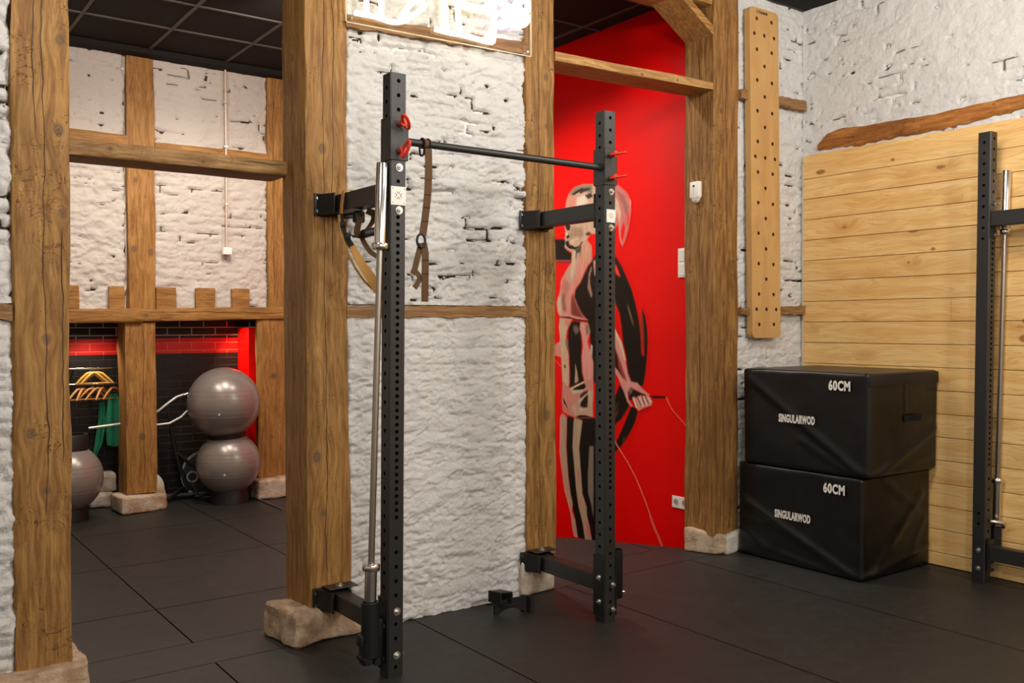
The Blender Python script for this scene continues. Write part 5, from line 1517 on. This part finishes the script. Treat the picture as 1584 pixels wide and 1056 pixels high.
def socket(x, y0, y1, z0, z1, label, n):
    t = thing('power_socket', label, 'socket', (x - 0.005, (y0 + y1) / 2, z0))
    MB().box(x - 0.010, x, y0, y1, z0, z1, ch=0.003).build('plate', M_WHITEP, t)
    for k in range(n):
        yc = y0 + (y1 - y0) * (k + 0.5) / n; zc = (z0 + z1) / 2
        m = MB(); m.ring((x - 0.0105, yc, zc), (1, 0, 0), 0.026, 0.0215, 0.003, 24); m.build('rim', M_PLATE, t)
        m = MB().cyl((x - 0.0104, yc, zc), (x - 0.0098, yc, zc), 0.0215, 24); m.build('recess', plain('socket_shade', (170, 160, 146), 0.5), t)  # flat disc, the recess's shade is painted as its darker colour
        m = MB()
        for s in (-1, 1): m.cyl((x - 0.0112, yc + s * 0.0095, zc), (x - 0.0102, yc + s * 0.0095, zc), 0.0032, 8)
        m.build('pin_hole', M_HOLE, t)
socket(4.60, 4.305, 4.461, 0.238, 0.318, 'white double power socket low on the red wall', 2)
def conduit():
    t = thing('conduit', 'thin metal conduit running down the far white wall to a small junction box', 'conduit', (2.638, 7.71, 2.09))
    MB().cyl((2.636, 7.705, 2.14), (2.636, 7.705, 3.66), 0.0085, 12).build('pipe', plain('painted_pipe', (216, 196, 172), 0.4, 0.3), t, auto=40)
    MB().box(2.600, 2.676, 7.685, 7.73, 2.085, 2.145, ch=0.004).build('junction_box', M_WHITEP, t)
    for z in (3.35, 2.98, 2.5): MB().box(2.620, 2.652, 7.69, 7.725, z, z + 0.016, ch=0.002).build('clip', M_ZINC, t)
conduit()

# ------------------------------------------------------------------ exercise balls
def ballmat():
    t = NT('grey_ball_vinyl'); P = t.pos()
    n = t.noise(P, 4.0, 2.0)
    t.out(t.mix(n, lin((138, 128, 121)), lin((150, 141, 134))), 0.3, 0.3, 0.5)
    return t.mat
M_BALL = ballmat()
def ball(label, c, r):
    t = thing('exercise_ball', label, 'exercise ball', (c[0], c[1], c[2] - r), 'grey exercise balls')
    m = MB(); N = 48
    m.lathe(c, [(max(1e-4, r * math.sin(PI * k / N)), -r * math.cos(PI * k / N)) for k in range(N + 1)], 64)
    bo = m.build('ball', M_BALL, t, smooth=True)
    m = MB()
    for k in (-3, -2, -1, 1, 2, 3):
        a = k * 0.12; m.ring((c[0], c[1], c[2] + r * math.sin(a)), (0, 0, 1), r * math.cos(a) + 0.0006, r * math.cos(a) - 0.002, 0.0025, 64)
    m.build('ridge', M_BALL, bo, auto=50)
    v = Vector((-0.42, -0.86, -0.25)).normalized(); p = Vector(c) + v * (r - 0.002)
    MB().cyl(p, p + v * 0.005, 0.009, 14).build('valve', M_WHITEP, bo, auto=40)
def ring_stand(label, c, z0, z1, r0, r1, tilt=0.0):
    m = MB(); h = z1 - z0
    m.lathe((c[0], c[1], z0), [(r0 * 0.80, 0), (r0, 0), (r0 * 0.99, h * 0.1), (r1, h * 0.95), (r1 * 0.97, h), (r1 * 0.84, h), (r0 * 0.80, 0)], 48)
    fn = (lambda v: np.stack([v[:, 0], v[:, 1], v[:, 2] + (v[:, 0] - c[0]) * tilt], 1))
    tag(m.build('ball_ring', M_BLKPL, fn=fn, auto=40), label, 'ball stand', 'black ball rings')
ball('large silver-grey exercise ball on top of the stack, before the red strip', (2.600, 7.70, 0.842), 0.296)
ball('silver-grey exercise ball at the bottom of the right stack', (2.636, 7.70, 0.333), 0.262)
ball('silver-grey exercise ball half hidden behind the scratched left post', (1.385, 7.70, 0.325), 0.262)
ring_stand('black ring between the two stacked grey balls', (2.625, 7.70), 0.515, 0.625, 0.150, 0.155, 0.09)
ring_stand('black ring base on the floor under the right ball stack', (2.645, 7.70), 0.0, 0.125, 0.160, 0.150)
ring_stand('black ring base on the floor under the half hidden grey ball', (1.39, 7.70), 0.0, 0.115, 0.150, 0.145)
ring_stand('empty black ring resting on top of the half hidden grey ball', (1.39, 7.70), 0.525, 0.66, 0.150, 0.150)

# ------------------------------------------------------------------ niche: garment rails, hangers, tops, bike
def rail(label, x0, x1, y, z, tilt=0.0):
    t = thing('garment_rail', label, 'rail', ((x0 + x1) / 2, y, z), 'chrome garment rails in the dark niche')
    MB().tube([(x0, y, z), (x1, y, z + tilt)], 0.008, 10).build('rail', M_CHROME, t, auto=40)
    for x in (x0 + 0.01, (x0 + x1) / 2):
        MB().cyl((x, y, z), (x, 8.30, z), 0.006, 8).build('wall_stem', M_CHROME, t, auto=40)
rail('upper chrome garment rail holding the yellow wooden hangers', 1.30, 1.805, 8.10, 1.142)
rail('lower chrome garment rail carrying the brown hangers and green tops', 1.30, 2.02, 8.10, 1.016)
M_HANG = plain('hanger_wood', (226, 176, 86), 0.35, var=0.1)
M_HANGB = plain('hanger_wood_brown', (186, 128, 66), 0.4, var=0.1)
def make_hanger(mat, label, grp):
    t = thing('clothes_hanger', label, 'hanger', (0, 0, 0), grp)
    m = MB()
    for s in (-1, 1):
        pts = [(0, 0, -0.028), (s * 0.03, 0, -0.036), (s * 0.075, 0, -0.075), (s * 0.115, 0, -0.118)]
        m.tube(pts, [0.010, 0.011, 0.010, 0.008], 8)
    mb_ = m.build('shoulder_bar', mat, t, auto=60)
    m = MB().tube([(-0.11, 0, -0.114), (0.11, 0, -0.114)], 0.0045, 8); m.build('trouser_bar', mat, t, auto=60)
    m = MB().tube([(0, 0, -0.03), (0, 0, -0.012), (0.009, 0, -0.004), (0.011, 0, 0.006), (0.004, 0, 0.013), (-0.006, 0, 0.012)], 0.002, 6)
    m.build('hook', M_CHROME, t, auto=60)
    return t
def copy_thing(root, loc, rz, label):
    r = root.copy(); C.objects.link(r); r.location = loc; r.rotation_euler = (0, 0, rz); r['label'] = label
    for ch in list(root.children):
        c_ = ch.copy(); C.objects.link(c_); c_.parent = r
    return r
def hangers():
    p = make_hanger(M_HANG, 'yellow wooden hanger, leftmost on the upper rail', 'yellow hangers on the upper rail')
    spots = [(1.645, 0.15), (1.66, -0.1), (1.68, 0.2), (1.70, -0.25)]
    lab = ['yellow wooden hanger, leftmost on the upper rail', 'yellow wooden hanger, second from the left on the upper rail', 'yellow wooden hanger, third from the left on the upper rail', 'yellow wooden hanger, rightmost on the upper rail']
    for i, (x, rz) in enumerate(spots):
        loc = (x, 8.10, 1.137)
        if i == 0: p.location = loc; p.rotation_euler = (0, 0, rz)
        else: copy_thing(p, loc, rz, lab[i])
    p = make_hanger(M_HANGB, 'x', 'brown hangers on the lower rail')
    sp = [(1.565, 0.5), (1.59, 0.9), (1.655, 0.2), (1.70, 0.4), (1.735, 0.9), (1.82, 0.6)]
    lab = ['brown wooden hanger, leftmost on the lower rail', 'brown wooden hanger, second from the left on the lower rail', 'brown wooden hanger, third from the left on the lower rail',
           'brown wooden hanger, third from the right on the lower rail', 'brown wooden hanger, second from the right on the lower rail', 'brown wooden hanger nearest the far post on the lower rail']
    for i, (x, rz) in enumerate(sp):
        loc = (x, 8.10, 1.008)
        if i == 0: p.location = loc; p.rotation_euler = (0, 0, rz); p['label'] = lab[0]
        else: copy_thing(p, loc, rz, lab[i])
hangers()
M_GREEN = plain('green_jersey', (28, 124, 88), 0.8, var=0.2)
def garment(label, poly, y, amp=0.012, seed=0):
    # hanging cloth: outline in (x,z), pleated in depth, with real thickness
    n = 16; m_ = 22
    top = poly[0]; 
    zs = np.linspace(poly[0][1], poly[-1][1], m_ + 1)
    zl = np.array([p[1] for p in poly])[::-1]; xl_ = np.interp(zs, zl, np.array([p[0] for p in poly])[::-1]); xr_ = np.interp(zs, zl, np.array([p[2] for p in poly])[::-1])
    v = []; f = []
    for side in (0, 1):
        for i in range(m_ + 1):
            for j in range(n + 1):
                s = j / n; x = xl_[i] + (xr_[i] - xl_[i]) * s
                yy = y + amp * math.sin(s * 13 + seed + i * 0.05) + (0.012 if side else -0.012) * math.sin(max(0.02, s * PI)) ** .5
                v.append((x, yy, zs[i] + 0.008 * math.sin(s * 9 + seed) * (i / m_)))
    N = (m_ + 1) * (n + 1)
    for i in range(m_):
        for j in range(n):
            a = i * (n + 1) + j; f.append((a, a + 1, a + n + 2, a + n + 1)); f.append((N + a, N + a + n + 1, N + a + n + 2, N + a + 1))
    for i in range(m_):
        for j in (0, n):
            a = i * (n + 1) + j; f.append((a, a + n + 1, N + a + n + 1, N + a))
    tag(MB().add(v, f).build('sports_top', M_GREEN, auto=50), label, 'clothing', 'green tops on the lower rail')
garment('green sports top hanging leftmost, its long sleeve reaching lowest', [(1.715, 0.86, 1.76), (1.705, 0.70, 1.775), (1.68, 0.52, 1.745), (1.665, 0.43, 1.70)], 8.14, 0.010, 0)
garment('green sports top hanging next to the far post', [(1.79, 0.93, 1.84), (1.775, 0.86, 1.90), (1.755, 0.70, 1.95), (1.765, 0.50, 1.97)], 8.11, 0.012, 2)

def bike():
    t = thing('exercise_bike', 'dark exercise bike with pale curved handlebars, behind the stacked balls', 'exercise bike', (2.4, 8.0, 0))
    m = MB(); m.tube([(1.595, 7.95, 0.672), (1.84, 7.93, 0.694), (2.12, 7.90, 0.670), (2.21, 7.90, 0.676), (2.305, 7.90, 0.722), (2.37, 7.90, 0.785)], 0.0105, 12)
    m.tube([(1.95, 7.95, 0.665), (2.04, 7.92, 0.735), (2.122, 7.90, 0.786), (2.20, 7.90, 0.845), (2.27, 7.90, 0.893), (2.36, 7.90, 0.922), (2.42, 7.92, 0.90)], 0.0105, 12)
    m.build('handlebar', plain('pale_tube', (206, 202, 196), 0.35, 0.4), t, auto=60)
    m = MB(); m.cyl((2.33, 7.90, 0.905), (2.37, 7.90, 0.918), 0.018, 10); m.build('clamp', M_ZINC, t, auto=40)
    c = (2.545, 8.02, 0.21)
    m = MB(); m.ring(c, (0.25, 1, 0), 0.205, 0.185, 0.03, 56); m.build('wheel_rim', M_BAR, t, auto=40)
    m = MB(); m.lathe(c, [(0.0, -0.02), (0.05, -0.022), (0.18, -0.012), (0.184, 0.012), (0.0, 0.02)], 48, axis=(0.25, 1, 0)); m.build('wheel', M_BLKPL, t, auto=40)
    m = MB(); m.tube([(2.40, 8.05, 0.07), (2.30, 8.06, 0.42), (2.25, 8.06, 0.76)], 0.018, 10); m.tube([(2.30, 8.06, 0.42), (2.42, 8.04, 0.30), (2.55, 8.03, 0.21)], 0.016, 10)
    m.tube([(2.18, 8.10, 0.035), (2.62, 8.0, 0.035)], 0.024, 10); m.tube([(2.20, 7.95, 0.03), (2.36, 8.1, 0.085)], 0.016, 8)
    m.build('frame', M_BLKPL, t, auto=50)
    m = MB(); m.tube([(2.40, 7.96, 0.16), (2.43, 7.93, 0.09), (2.46, 7.93, 0.045)], 0.009, 8); m.box(2.42, 2.50, 7.90, 7.96, 0.03, 0.05, ch=0.006); m.build('pedal', M_STEEL, t, auto=40)
    m = MB(); m.ring((2.42, 7.985, 0.20), (0.2, 1, 0), 0.05, 0.035, 0.01, 24); m.build('crank', M_BAR, t, auto=40)
bike()
def roll():
    m = MB(); m.lathe((2.135, 8.09, 0.155), [(0.0, -0.07), (0.06, -0.065), (0.075, -0.045), (0.075, 0.045), (0.06, 0.065), (0, 0.07)], 28, axis=(0.15, 1, 0))
    fn = lambda v: np.stack([v[:, 0], v[:, 1], 0.002 + (v[:, 2] - 0.08) * 1.55], 1)
    tag(m.build('cushion', plain('cream_fabric', (232, 218, 190), 0.7), fn=fn, auto=60), 'rounded cream cushion peeping out behind the far middle post', 'cushion')
roll()
m_ = MB().box(2.862, 2.872, 7.10, 7.83, 0.0, 0.012, ch=0.002)
tag(m_.build('floor_edging', M_BAR), 'thin metal edging strip on the floor beside the far right post', 'edging strip')
